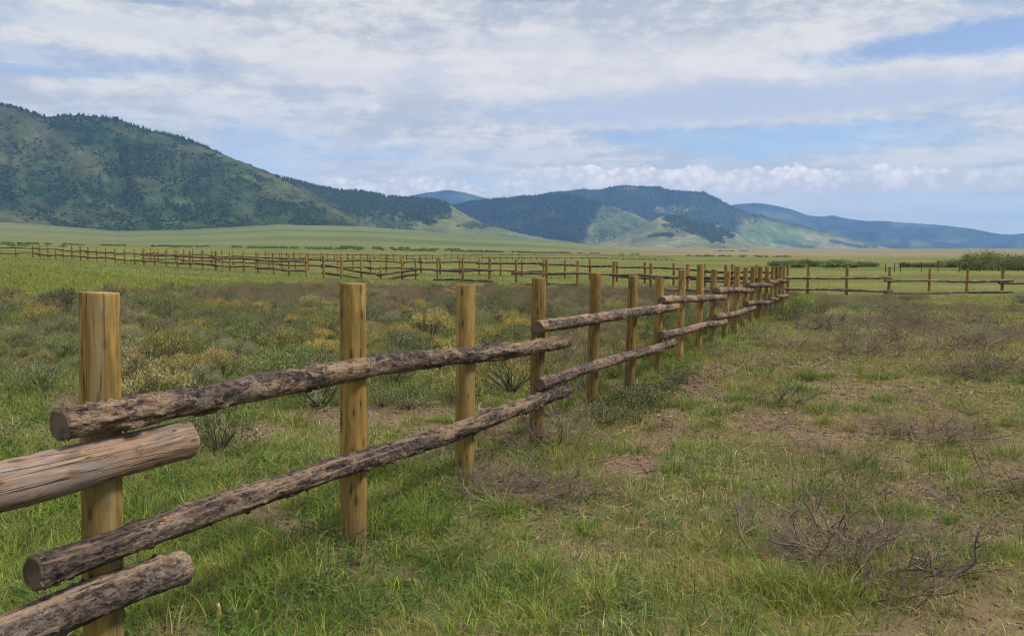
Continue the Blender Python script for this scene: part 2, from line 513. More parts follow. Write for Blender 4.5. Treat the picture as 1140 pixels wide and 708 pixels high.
def build_ground():
    rr = [0.4]
    while rr[-1] < 110:
        rr.append(rr[-1] * (1.0 + (0.010 if rr[-1] > 2.2 else .15)))
    while rr[-1] < 15800:
        rr.append(rr[-1] * 1.03)
    rr = np.array(rr)
    az = np.concatenate([np.linspace(-180, -44, 26)[:-1], np.linspace(-44, 44, 560), np.linspace(44, 180, 26)[1:]])
    az = np.radians(az)
    R, A = np.meshgrid(rr, az, indexing='ij')
    X, Y = R * np.sin(A), R * np.cos(A)
    Z = zg(X, Y)
    n, mcol = R.shape
    idx = np.arange(n * mcol).reshape(n, mcol)
    q = np.stack([idx[:-1, :-1], idx[:-1, 1:], idx[1:, 1:], idx[1:, :-1]], -1).reshape(-1, 4)
    # base colours
    soil, lush, yel = cover(X, Y)
    n3 = fbm2(X * 4, Y * 4, 61, 3)[..., None]
    c_soil = np.array([.155, .106, .078]) * (0.8 + .4 * n3)
    c_lit = np.array([.150, .117, .060]) * (0.8 + .4 * n3)
    c_turf = np.array([.070, .088, .026]) * (0.8 + .4 * n3)
    c_yel = np.array([.135, .125, .038]) * (0.8 + .4 * n3)
    c = c_lit + (c_turf - c_lit) * lush[..., None]
    c = c + (c_yel - c) * (yel * .6)[..., None]
    c = c + (c_soil - c) * soil[..., None]
    # meadow beyond the brush
    u = X / np.maximum(Y, 1e-3)
    px = CX + F * u
    st = fbm2(X * .02 + 5, Y * .09, 71, 4)
    st2 = fbm2(X * .10 + 5, Y * .25, 77, 4)
    mead = np.array([.072, .098, .022]) + (np.array([.128, .128, .036]) - np.array([.072, .098, .022])) * sstep(.38, .62, st)[..., None]
    mead = mead + (np.array([.095, .080, .048]) - mead) * (.55 * sstep(.58, .72, st2))[..., None]
    pyg = project(X, np.maximum(Y, .1), Z)[1]
    lim = np.interp(px, [0, 120, 250, 340, 870, 1140], [336, 332, 325, 320, 322, 330])
    t = (sstep(4, -5, pyg - lim + 14 * (st2 - .5)) * (Y > 15))[..., None]
    c = c + (mead - c) * t
    far_l = np.array([.066, .100, .036]) + (np.array([.108, .122, .056]) - np.array([.066, .100, .036])) * sstep(.40, .65, fbm2(X * .0022, Y * .0035, 81, 4))[..., None]
    far_r = np.array([.165, .140, .090]) + (np.array([.125, .125, .066]) - np.array([.165, .140, .090])) * sstep(.42, .62, fbm2(X * .002, Y * .006, 83, 4))[..., None]
    far = far_l + (far_r - far_l) * sstep(560, 800, px)[..., None]
    t = sstep(260, 520, Y + 120 * (st - .5))[..., None]
    c = c + (far - c) * t
    me = mesh_np('ground', np.stack([X, Y, Z], -1), q, None, c.reshape(-1, 3), [M_GROUND], None, True)
    tag(link('ground', me), kind='structure')

build_ground()

# ------------------------------------------------------------------ log parts
def log_mesh(name, L, r0, r1, seed, nl, nr, bark=True, crook=0.02, mats=None):
    """log along local +X starting at 0; ring grid with bark relief, closed by cut ends"""
    t = np.linspace(0, 1, nl)
    a = np.linspace(0, 2 * np.pi, nr, endpoint=False)
    T, A = np.meshgrid(t, a, indexing='ij')
    r = r0 + (r1 - r0) * T
    cy = crook * (np.sin(T * np.pi * 1.3 + seed) * .6 + .8 * (noise2(T * 3 + seed, T * 0, seed) - .5)) * np.sin(T * np.pi) * 1.6
    cz = crook * (np.sin(T * np.pi * 1.7 + seed * 2.1) * .5 + .9 * (noise2(T * 3.4 + 5 + seed, T * 0, seed + 3) - .5)) * np.sin(T * np.pi) * 1.6
    ca, sa = np.cos(A), np.sin(A)
    X = T * L
    ux, uy, uz = X * 7, ca * r * 22, sa * r * 22
    d = (fbm3(X * 3.2, ca * 1.1, sa * 1.1, seed + 11, 2) - .5) * r * .28
    if bark:
        n = fbm3(ux * 2.4, uy * 2.4, uz * 2.4, seed + 21, 3)
        plate = fbm3(ux * .9, uy * 1.5, uz * 1.5, seed + 31, 2)
        d = d + (n - .5) * .008 + .005 * sstep(.52, .56, plate) + .010 * sstep(.69, .72, n) * sstep(.5, .6, plate)
    else:
        d = d + (n_ := fbm3(ux * .6, uy, uz, seed + 21, 2) - .5) * .006
    kr = random.Random(seed)
    for _k in range(int(L * 2.6)):
        x0, a0, hh, ww = kr.uniform(.1, L - .1), kr.uniform(0, 6.283), kr.uniform(.004, .015), kr.uniform(.012, .026)
        da = np.abs((A - a0 + np.pi) % (2 * np.pi) - np.pi) * r
        d = d + hh * np.exp(-((X - x0) / ww) ** 2 - (da / ww) ** 2)
    rr = r + d
    V = np.stack([X, cy + ca * rr, cz + sa * rr], -1).reshape(-1, 3)
    idx = np.arange(nl * nr).reshape(nl, nr)
    nx = np.roll(idx, -1, 1)
    q = np.stack([idx[:-1], idx[1:], nx[1:], nx[:-1]], -1).reshape(-1, 4)
    # ends: an inner ring slightly inset, then a centre
    extra, tris, qe = [], [], []
    base = len(V)
    for e, (i, sx) in enumerate(((0, -1), (nl - 1, 1))):
        ring = V[idx[i]]
        c = ring.mean(0)
        inner = c + (ring - c) * .86
        inner[:, 0] += sx * .006
        cc = c.copy(); cc[0] += sx * .007
        b = base + e * (nr + 1)
        extra += [inner, cc[None]]
        ii = b + np.arange(nr)
        jj = np.roll(ii, -1)
        if sx < 0:
            qe.append(np.stack([idx[i], nx[i], jj, ii], -1)); tris.append(np.stack([ii, jj, np.full(nr, b + nr)], -1))
        else:
            qe.append(np.stack([nx[i], idx[i], ii, jj], -1)); tris.append(np.stack([jj, ii, np.full(nr, b + nr)], -1))
    V = np.concatenate([V] + extra)
    qe, tris = np.concatenate(qe), np.concatenate(tris)
    quads = np.concatenate([q, qe])
    mi = np.concatenate([np.zeros(len(q)), np.ones(len(qe)), np.ones(len(tris))])
    me = mesh_np(name, V, quads, tris, None, mats or [M_BARK, M_END], mi, False)
    sm = np.zeros(len(me.polygons), bool); sm[:len(q)] = True
    me.polygons.foreach_set('use_smooth', sm)
    return me

def post_mesh(name, h, r, seed, nr=28, nl=26, below=.15):
    zz = np.concatenate([np.linspace(-below, h - .012, nl), [h - .004, h]])
    a = np.linspace(0, 2 * np.pi, nr, endpoint=False)
    Z, A = np.meshgrid(zz, a, indexing='ij')
    rs = np.ones(len(zz)); rs[-1] = .975; rs[-2] = .995
    rr = r * rs[:, None] * (1 + .05 * (fbm3(np.cos(A) * 1.3, np.sin(A) * 1.3, Z * 1.2, seed, 2) - .5)
                            + .025 * np.sin(2 * A + seed)) * (1 + .04 * (h * .5 - Z) / h)
    tilt = (random.random() - .5) * .012
    V = np.stack([np.cos(A) * rr, np.sin(A) * rr, Z + tilt * np.cos(A) * (Z > h - .05)], -1).reshape(-1, 3)
    n = len(zz)
    idx = np.arange(n * nr).reshape(n, nr)
    nx = np.roll(idx, -1, 1)
    q = np.stack([idx[:-1], nx[:-1], nx[1:], idx[1:]], -1).reshape(-1, 4)
    c = len(V)
    V = np.concatenate([V, [[0, 0, h + .001]]])
    t = np.stack([idx[-1], nx[-1], np.full(nr, c)], -1)
    me = mesh_np(name, V, q, t, None, [M_POST], None, False)
    sm = np.ones(len(me.polygons), bool); sm[len(q) - nr:] = False
    me.polygons.foreach_set('use_smooth', sm)
    return me

def place_log(me, p0, p1, parent, base, roll=0.0, name='rail'):
    o = link(name, me, parent)
    d = (Vector(p1) - Vector(p0))
    ln = d.length
    q = d.to_track_quat('X', 'Z')
    o.rotation_mode = 'QUATERNION'
    from mathutils import Quaternion
    o.rotation_quaternion = q @ Quaternion((1, 0, 0), roll)
    o.location = Vector(p0) - base
    return o, ln

# ---- near fence
px0, _, _ = POSTS[0]
bx, by = fence_xy(m_of(px0))
bz = gz(bx, by)
near_fence = link('log_fence', None, None, (bx, by, bz))
tag(near_fence, 'nearest log fence, thick round posts and barked rails running from front left into the distance', 'fence', 'post and log rail fences')
NB = Vector((bx, by, bz))
for i, (px, top, r) in enumerate(POSTS):
    y = fence_xy(m_of(px))[1]
    x = xpx(px - 1.5 * (i == 1) if i else 105.5, y, .95 if i else .75)
    z0 = gz(x, y)
    h = zpy(top, y - .03) - z0
    me = post_mesh('post', h, r * (.96 if i == 0 else 1), 100 + i * 7, 32 if i < 8 else 18, 30 if i < 8 else 12)
    o = link('post', me, near_fence, Vector((x, y, z0)) - NB)
    o.rotation_mode = 'ZYX'
    ang = random.random() * 6.28
    o.rotation_mode = 'QUATERNION'
    lean = Matrix.Rotation((.030 if i == 0 else .020) + (random.random() - .5) * .012, 3, 'Y') @ Matrix.Rotation((random.random() - .5) * .014, 3, 'X') @ Matrix.Rotation(ang, 3, 'Z')
    o.rotation_quaternion = lean.to_quaternion()

def rail_point(px, py, off):
    best = None
    ms = np.linspace(.9, 27, 5000)
    for m in ms:
        x, y = fence_xy(m)
        x, y = x + FNX * off, y + FNY * off
        z = zpy(py, y)
        p = project(x, y, z)[0]
        if best is None or abs(p - px) < best[0]:
            best = (abs(p - px), (x, y, z))
    return best[1]

RAILS = [  # left end, right end, r0, r1, kind
    ((-170, 578), (207, 490), .088, .076, 'peel'), ((-150, 768), (203, 631), .074, .066, 'bark'),
    ((67, 472.5), (630, 379), .054, .060, 'bark'), ((38.5, 638), (632, 434), .054, .056, 'bark'),
    ((598, 364), (753, 341.5), .052, .054, 'bark'), ((601, 428), (750, 381), .052, .052, 'bark'),
    ((737, 334.5), (806, 331), .054, .052, 'bark'), ((736, 373), (807, 358.5), .052, .052, 'bark'),
    ((797, 323.8), (838, 323), .054, .056, 'bark'), ((796.5, 353.5), (839, 343), .054, .052, 'bark'),
    ((833, 318), (859, 317.5), .054, .054, 'bark'), ((831, 338), (859, 336), .054, .054, 'bark'),
    ((855.5, 314), (866, 314), .052, .052, 'bark'), ((856.5, 333.5), (866, 333), .052, .052, 'bark'),
    ((864, 312.6), (876, 313), .054, .054, 'bark'), ((864, 330), (876, 329.5), .054, .054, 'bark')]
for k, (a, b, r0, r1, kind) in enumerate(RAILS):
    off = .066 + .054
    p0, p1 = rail_point(*a, off), rail_point(*b, off)
    L = (Vector(p1) - Vector(p0)).length
    near = k < 6
    me = log_mesh('rail', L, r0, r1, 300 + k * 13, int(L / (.011 if near else .03)) + 12, 56 if near else 24, kind == 'bark',
                  .016 if k not in (2, 3) else .026, [M_BARK if kind == 'bark' else M_PEEL, M_END])
    o, _ = place_log(me, p0, p1, near_fence, NB)
    if kind == 'peel':
        o['label'] = 'smooth peeled log rail without bark'

# ------------------------------------------------------------------ farther fences
far_post_meshes = {}
def far_post(h, r, k):
    key = (round(h, 2), k)
    if key not in far_post_meshes:
        far_post_meshes[key] = post_mesh('post', key[0], r, 900 + k * 5, 10, 5, .2)
    return far_post_meshes[key]

def far_fence(label, posts, group='post and log rail fences', rail_f=(.66, .27), r=.072, rr=.064, explicit=None, low=False, span=3):
    """posts: list of (px, top_py, D) ; rails are three-span logs nailed on the camera side, ends stacked"""
    pts = []
    for i, (px, top, D) in enumerate(posts):
        Y = D * 1.18
        x = xpx(px, Y, 0)
        z0 = gz(x, Y)
        pts.append((x, Y, z0, max(zpy(top, Y) - z0, .5)))
    base = Vector(pts[0][:3])
    fe = link('log_fence', None, None, base)
    tag(fe, label, 'fence', group)
    for i, (x, y, z0, h) in enumerate(pts):
        o = link('post', far_post(h, r * (.9 + .2 * random.random()), i % 4), fe, Vector((x, y, z0)) - base)
        o.rotation_euler = ((random.random() - .5) * .04, (random.random() - .5) * .04, random.random() * 6.28)
    k = 0
    i = 0
    while i < len(pts) - 1:
        j = min(i + span, len(pts) - 1)
        a, b = Vector(pts[i][:3]), Vector(pts[j][:3])
        d = (b - a); d.z = 0; d.normalize()
        nrm = Vector((d.y, -d.x, 0))
        if nrm.y > 0:
            nrm = -nrm
        for lv, f in enumerate(rail_f):
            if explicit and (i, lv) in explicit:
                (pa, pya), (pb, pyb) = explicit[(i, lv)]
                def at(pxx, pyy):
                    t = (pxx - posts[i][0]) / (posts[j][0] - posts[i][0])
                    D = posts[i][2] + (posts[j][2] - posts[i][2]) * t
                    Y = D * 1.18 - .11
                    z = zpy(pyy, Y)
                    return Vector((xpx(pxx, Y, z), Y, z))
                p0, p1 = at(pa, pya), at(pb, pyb)
            else:
                ha, hb = 1.38 * f + .04 + (random.random() - .5) * .03, 1.38 * f - .04 + (random.random() - .5) * .03
                p0 = a + nrm * .115 - d * .2 + Vector((0, 0, ha))
                p1 = b + nrm * .115 + d * .2 + Vector((0, 0, hb))
            L = (p1 - p0).length
            me = log_mesh('rail', L, rr * (.9 + .2 * random.random()), rr * (.9 + .2 * random.random()), 1200 + k * 7 + len(posts), 22, 9 if low else 12, True, .05)
            place_log(me, p0, p1, fe, base)
            k += 1
        i = j
    return fe

def interp_posts(pxs, tops, Ds):
    return [(p, float(np.interp(p, *tops)), float(np.interp(p, *Ds))) for p in pxs]

right_posts = [(877, 296, 30.5), (899, 296, 31), (942.5, 296, 31.5), (989.5, 297.5, 32), (1034.5, 299, 32.5), (1076.5, 299.5, 33), (1116, 300, 33.6),
               (1156, 300.5, 34.2), (1195, 301, 34.8), (1233, 301.5, 35.4)]
far_fence('log rail fence crossing the meadow to the right edge beyond the near fence end', right_posts, explicit={
    (0, 0): ((873, 309.5), (993, 309.3)), (0, 1): ((873, 321.5), (993, 324.3)),
    (3, 0): ((985, 312.5), (1128, 312.2)), (3, 1): ((985, 326.5), (1128, 325)),
    (6, 0): ((1112, 315), (1240, 315.5)), (6, 1): ((1112, 327.5), (1240, 328))})

lane_px = [868, 842, 807, 766, 724.5, 683, 643, 608.7, 575, 545, 515, 487, 463, 448, 424, 402.5, 380.3, 360.6, 341.4, 322, 305, 288, 272, 256.7, 241, 226.5, 212.5,
           198.4, 185.8, 172.9, 161.2, 150.7, 139.6, 129, 118.6, 108.8, 98.7, 90.5, 81, 71.6, 63, 54.5, 45.6, 37.6, 18.7, 0, -19, -38]
lane_top = ([-40, 37, 45, 63, 71, 81, 98.7, 150, 241, 305, 360, 380, 402, 424, 448, 487, 575, 608, 643, 683, 724, 766, 868],
            [271, 271, 272, 279, 281, 273.5, 274.7, 278, 279.4, 282, 285, 287, 288.8, 296, 289, 287, 288.8, 289, 290.5, 291, 293, 294, 296])
lane_D = ([-40, 37, 98.7, 150, 241, 305, 360, 402, 463, 487, 515, 545, 575, 608, 643, 683, 724, 868],
          [66.5, 66, 63, 57, 47, 43, 40, 40.5, 39.5, 38.5, 37, 36, 34.5, 33, 31, 29.5, 28, 21.8])
lane = interp_posts(lane_px, lane_top, lane_D)
i424 = lane_px.index(424)
lane_exp = {}
far_fence('long log fence behind the sagebrush, from the near fence end to the far left', lane, explicit={
    (3, 0): ((760, 309.2), (679, 305.8)), (3, 1): ((760, 323.8), (679, 320.3)),
    (6, 0): ((648, 304), (604, 305)) if False else ((648, 304.2), (570, 304.6)), (6, 1): ((648, 317.2), (570, 316.6)),
    (9, 0): ((549, 301.2), (483, 300.8)), (9, 1): ((549, 313), (483, 311.2)),
    (12, 0): ((466, 300), (420, 306.5)), (12, 1): ((466, 305.5), (420, 312)),
    (15, 0): ((424, 305.6), (358, 294.6)), (15, 1): ((424, 314), (358, 303.6))})

second_px = [868, 842, 815, 785, 750, 718, 687, 657, 629, 605, 581, 557.4, 533.8, 512, 490, 469, 449, 430, 412.7, 393, 376, 360, 344, 329, 314, 299.5, 285.5, 272.5,
             260, 248, 236.5, 225.5, 215, 205, 195.5, 186, 177, 168.5, 160]
second_top = ([160, 250, 314, 376, 412, 430, 490, 512, 557, 629, 657, 687, 750, 868], [276.5, 278.5, 281, 282, 283, 285, 287.5, 287.5, 287.5, 289.5, 289, 291.5, 293, 295.5])
second_D = ([160, 250, 314, 376, 430, 490, 533, 557, 629, 657, 687, 750, 868], [72, 64, 58, 55, 52, 50, 49, 48, 43.5, 42, 40, 37, 33])
far_fence('second log fence parallel behind the long fence, edging the lane in the meadow', interp_posts(second_px, second_top, second_D), low=True)

third_px = []
p = 748.0
while p > 290:
    third_px.append(p)
    p -= 6.0 + (748 - p) * .004
third_top = ([290, 450, 600, 750], [279.8, 283.2, 286.2, 288.2])
third_D = ([290, 450, 600, 750], [92, 105, 118, 135])
far_fence('farthest thin log fence, a small row of posts across the distant meadow', interp_posts(third_px, third_top, third_D), low=True, r=.075, rr=.06)

# distant wire fence stakes at the right
wp = [(986, 297, 66), (996, 297, 67), (1002.5, 296, 67), (1026, 298, 68), (1044.5, 297, 69), (1068, 298.5, 69), (1091, 298, 70), (1112, 299, 71), (1134, 299, 72)]
pts = [(xpx(px, D * 1.18, 0), D * 1.18, t) for px, t, D in wp]
wb = Vector((pts[0][0], pts[0][1], gz(pts[0][0], pts[0][1])))
wf = tag(link('wire_fence', None, None, wb), 'distant wire fence on thin dark stakes in front of the willows', 'fence')
prev = None
def tube_arrays(segs, ns=3):
    """segs (N,8): p0 p1 r0 r1 -> prism arrays"""
    S = np.asarray(segs, float)
    p0, p1, r0, r1 = S[:, :3], S[:, 3:6], S[:, 6], S[:, 7]
    d = p1 - p0
    d /= np.maximum(np.linalg.norm(d, axis=1, keepdims=True), 1e-9)
    ref = np.where(np.abs(d[:, 2:3]) > .9, np.array([[1., 0, 0]]), np.array([[0, 0, 1.]]))
    u = np.cross(d, ref); u /= np.linalg.norm(u, axis=1, keepdims=True)
    w = np.cross(d, u)
    V = []
    for P, R in ((p0, r0), (p1, r1)):
        for k in range(ns):
            a = 2 * math.pi * k / ns
            V.append(P + (u * math.cos(a) + w * math.sin(a)) * R[:, None])
    V = np.stack(V, 1)
    b = (np.arange(len(S)) * 2 * ns)[:, None]
    q = [np.concatenate([b + k, b + (k + 1) % ns, b + ns + (k + 1) % ns, b + ns + k], 1) for k in range(ns)]
    return V.reshape(-1, 3), np.concatenate(q)
wires = []
mat_stake, nt, out = new_mat('grey_stake_wood')
NT(nt).principled(out, (.075, .062, .050), .9, .1)
for i, (x, y, t) in enumerate(pts):
    z0 = gz(x, y)
    h = 1.15 if random.random() > .4 else .95
    me = post_mesh('stake', h, .045, 1700 + i, 8, 4)
    me.materials[0] = mat_stake
    link('stake', me, wf, Vector((x, y, z0)) - wb)
    if prev is not None:
        for f in (.45, .7, .92):
            wires.append([*prev[:2], prev[2] + f, x, y, z0 + f, .006, .006])
    prev = (x, y, z0)
V, q = tube_arrays(wires)
mw, nt, out = new_mat('rusty_wire')
NT(nt).principled(out, (.12, .09, .07), .6, .4)
link('wire', mesh_np('wire', V - np.array(wb), q, None, None, [mw]), wf)
# ------------------------------------------------------------------ plants
def leaves_arrays(P, D, L, Wd, tint, roll=None):
    """diamond-ish leaf quads at P along D"""
    n = len(P)
    D = D / np.maximum(np.linalg.norm(D, axis=1, keepdims=True), 1e-9)
    rv = RNG.normal(size=(n, 3))
    s = np.cross(D, rv); s /= np.maximum(np.linalg.norm(s, axis=1, keepdims=True), 1e-9)
    L = np.broadcast_to(L, (n,))[:, None]; Wd = np.broadcast_to(Wd, (n,))[:, None]
    V = np.stack([P, P + D * L * .5 + s * Wd * .5, P + D * L, P + D * L * .5 - s * Wd * .5], 1)
    q = np.arange(n * 4).reshape(n, 4)
    c = np.repeat(tint, 4, 0) if tint.ndim == 2 else np.broadcast_to(tint, (n * 4, 3))
    return V.reshape(-1, 3), q, c

def twig_tree(rnd, n_main, length, spread, levels=2, kids=3, r=.006, up=.6, nseg=4, flat=0.0, root=.03, jit=.22):
    segs, tips = [], []
    def grow(p, d, L, r, lev):
        q = p
        for s in range(nseg if lev == 0 else 3):
            d = (d + Vector((rnd.gauss(0, jit), rnd.gauss(0, jit), rnd.gauss(0, jit * .75) + .05 * up))).normalized()
            if q.z < .02 and d.z < 0:
                d.z = abs(d.z) * .3
            st = L / (nseg if lev == 0 else 3)
            n = q + d * st
            r2 = r * .78
            segs.append((*q, *n, r, r2))
            if lev < levels and (s > 0 or lev > 0):
                for _ in range(kids if s > 0 else 1):
                    if rnd.random() < .7:
                        dd = (d + Vector((rnd.gauss(0, .6), rnd.gauss(0, .6), rnd.gauss(.15, .45)))).normalized()
                        grow(n, dd, L * rnd.uniform(.3, .55), r2 * .62, lev + 1)
            q, r = n, r2
        tips.append((q, d))
    for k in range(n_main):
        a = rnd.random() * 6.283
        e = rnd.uniform(.15, 1.15) * (1 - flat) + .05
        d = Vector((math.cos(a) * math.cos(e) * spread, math.sin(a) * math.cos(e) * spread, math.sin(e) * up + .1)).normalized()
        p = Vector((rnd.gauss(0, root), rnd.gauss(0, root), 0))
        grow(p, d, length * rnd.uniform(.6, 1.1), r * rnd.uniform(.7, 1.3), 0)
    return segs, tips

def shrub_variant(seed, H, R, kind, n_leaf=420):
    """returns (twig arrays, leaf arrays) for a low desert shrub"""
    rnd = random.Random(seed)
    segs, tips = twig_tree(rnd, 12, H * .95, R / H * 1.0, 1, 2, .006, .9)
    V, q = tube_arrays(segs)
    tw = np.array([.085, .068, .055]) if kind != 'dry' else np.array([.12, .088, .075])
    twig = (V, q, None, tw * RNG.uniform(.7, 1.3, (len(V), 1)))
    # leaves gather in dense tufts over a ragged dome, carried by the stems
    nt_ = 17
    ta = np.arange(nt_) * 2.39996 + RNG.normal(0, .35, nt_)
    tr = np.sqrt((np.arange(nt_) + .5) / nt_) * R * RNG.uniform(.8, 1.15, nt_)
    th = H * (1.0 - .62 * (tr / R) ** 2) * RNG.uniform(.62, 1.08, nt_)
    tc_ = np.stack([np.cos(ta) * tr, np.sin(ta) * tr, th * .78], -1)
    ts = RNG.uniform(.20, .34, nt_) * R
    k = RNG.integers(0, nt_, n_leaf)
    dd = RNG.normal(size=(n_leaf, 3)); dd /= np.linalg.norm(dd, axis=1, keepdims=True)
    dd[:, 2] = np.where(dd[:, 2] < -.25, -dd[:, 2], dd[:, 2])
    P = tc_[k] + dd * ts[k][:, None] * (RNG.random((n_leaf, 1)) ** .5) * np.array([1, 1, 1.25])
    P[:, 2] = np.maximum(P[:, 2], .015)
    D = dd * .7 + RNG.normal(size=(n_leaf, 3)) * .35 + np.array([0, 0, .75])
    for j in range(nt_):
        segs.append((tc_[j, 0] * .1, tc_[j, 1] * .1, 0, *tc_[j], .007, .003))
    V, q = tube_arrays(segs)
    twig = (V, q, None, tw * RNG.uniform(.7, 1.3, (len(V), 1)))
    if kind == 'sage':
        pal = np.array([[.170, .192, .098], [.150, .195, .060], [.205, .215, .135], [.115, .145, .062], [.190, .175, .095]])
        L, Wd = RNG.uniform(.018, .034, n_leaf), RNG.uniform(.008, .013, n_leaf)
    elif kind == 'yellow':
        pal = np.array([[.38, .290, .085], [.31, .255, .090], [.40, .310, .140], [.23, .23, .075], [.30, .24, .11], [.20, .22, .07]])
        L, Wd = RNG.uniform(.018, .034, n_leaf), RNG.uniform(.008, .014, n_leaf)
    elif kind == 'green':
        pal = np.array([[.095, .115, .050], [.115, .135, .060], [.145, .155, .085], [.105, .100, .060]])
        L, Wd = RNG.uniform(.024, .045, n_leaf), RNG.uniform(.011, .018, n_leaf)
    else:  # dry purplish brush: only a few shrivelled leaves
        pal = np.array([[.185, .140, .108], [.155, .120, .092], [.215, .165, .105], [.145, .138, .075]])
        L, Wd = RNG.uniform(.020, .045, n_leaf), RNG.uniform(.006, .010, n_leaf)
    dom = seed % len(pal)
    ci = np.where(RNG.random(n_leaf) < .6, dom, RNG.integers(0, len(pal), n_leaf))
    c = pal[ci] * RNG.uniform(.75, 1.25, (n_leaf, 1)) * random.Random(seed).uniform(.85, 1.3)
    if kind == 'yellow':
        lob = RNG.random(nt_)[k][:, None]
        up = (P[:, 2] / H)[:, None] * .6 + .4 * lob + .1
        g = np.array([.115, .140, .048]) * RNG.uniform(.7, 1.3, (n_leaf, 1))
        c = np.where(up < .42 + .2 * RNG.random((n_leaf, 1)), g, c)     # green stems, flower heads on top
    Vl, ql, cl = leaves_arrays(P, D, L, Wd, c)
    return twig, (Vl, ql, None, cl)

VARIANTS = {}
KINDS = {'sage': 10, 'yellow': 9, 'green': 5, 'dry': 9}
for kind, n in KINDS.items():
    VARIANTS[kind] = []
    for k in range(n):
        tw, lf = shrub_variant(5000 + k * 17 + len(kind) * 1000, .42, .36, kind, {'sage': 1800, 'yellow': 1900, 'green': 1200, 'dry': 700}[kind])
        if kind == 'dry':
            rnd = random.Random(900 + k)
            segs, tips = twig_tree(rnd, 30, .34, 1.25, 2, 2, .006, .62, 4, .1, .12, .34)
            V, q = tube_arrays(segs)
            tw = (V, q, None, np.array([.185, .135, .098]) * RNG.uniform(.6, 1.35, (len(V), 1)))
        mt = mesh_np('stems', tw[0], tw[1], None, tw[3], [M_TWIG])
        ml = mesh_np('foliage', lf[0], lf[1], None, lf[3], [M_LEAF])
        VARIANTS[kind].append((tw, lf, mt, ml))

NAMES = {'sage': 'sagebrush', 'yellow': 'rabbitbrush', 'green': 'green_shrub', 'dry': 'bare_shrub'}
WORDS = {'sage': 'grey-green sagebrush', 'yellow': 'yellow-tipped rabbitbrush', 'green': 'dark green shrub', 'dry': 'leafless brown brush'}
CATS = {'sage': 'shrub', 'yellow': 'shrub', 'green': 'shrub', 'dry': 'dead brush'}

def put_shrub(kind, x, y, s, label, group=None, sz=1.0, var=None):
    v = VARIANTS[kind][random.randrange(len(VARIANTS[kind])) if var is None else var]
    z = gz(x, y) - .01
    o = link(NAMES[kind], None, None, (x, y, z))
    o.rotation_euler = (0, 0, random.random() * 6.283)
    o.scale = (s, s, s * sz)
    link('stems', v[2], o)
    link('foliage', v[3], o)
    tag(o, label, CATS[kind], group)
    return o

def at_px(px, py):
    Y = ground_Y(py)
    for _ in range(6):
        x = xpx(px, Y, 0)
        z = gz(x, Y)
        v = math.atan((py - CY) / F) + PITCH
        Y = (EYE - z) / math.tan(v)
    return xpx(px, Y, z), Y

# explicit shrubs worth naming on their own  (kind, px, py of the foot, size factor, vertical, label)
EXPL = [
    ('yellow', 152, 436, 1.15, 1.1, 'dark-based rabbitbrush with yellow tips just right of the first fence post'),
    ('yellow', 205, 424, .95, 1.0, 'yellow-tipped rabbitbrush clump right of the dark-based one near the first post'),
    ('yellow', 248, 420, .95, 1.05, 'bright yellow rabbitbrush clump left of the second post, foremost in the brush'),
    ('sage', 243, 502, .95, 1.1, 'grey sagebrush right behind the sawn end of the peeled log rail'),
    ('sage', 72, 398, 1.0, 1.0, 'yellowish grey sagebrush clump just left of the first fence post'),
    ('dry', 622, 412, 1.5, .9, 'dark leafless brush clump behind the rail joint of the fourth post'),
    ('dry', 585, 416, 1.2, .9, 'dark leafless brush between the third and fourth posts beneath the upper rail'),
    ('dry', 622, 497, 1.2, .9, 'brown twiggy brush at the foot of the fourth post, right side'),
    ('green', 700, 458, 1.15, .48, 'low grey-green shrub at the foot of the sixth post'),
    ('green', 672, 470, .95, .48, 'low green shrub spreading right of the fifth post foot'),
    ('green', 726, 446, 1.1, .48, 'low dark shrub at the foot of the seventh post'),
    ('green', 756, 428, 1.1, .48, 'low shrub at the foot of the eighth post'),
    ('dry', 800, 398, 1.2, .6, 'dark low brush beneath the rails near the tenth post'),
    ('dry', 845, 377, 1.3, .7, 'dark brown low brush at the foot of the far fence posts'),
    ('sage', 888, 356, 1.5, .9, 'big grey-green sagebrush right of the near fence far end'),
    ('sage', 912, 350, 1.3, .9, 'second grey-green sagebrush right of the near fence far end'),
    ('green', 873, 358, 1.3, .9, 'dark green shrub against the last post of the near fence'),
    ('sage', 470, 402, 1.0, 1.0, 'pale grey-green sagebrush just below the upper rail between second and third posts'),
    ('sage', 455, 455, .8, .9, 'small silver sagebrush between the rails right of the second post'),
    ('sage', 425, 452, .6, .9, 'tiny silver sagebrush tuft right beside the second post'),
]
taken = []
for kind, px, py, s, sz, lab in EXPL:
    x, y = at_px(px, py)
    put_shrub(kind, x, y, s, lab, None, sz)
    taken.append((x, y, .3 * s))

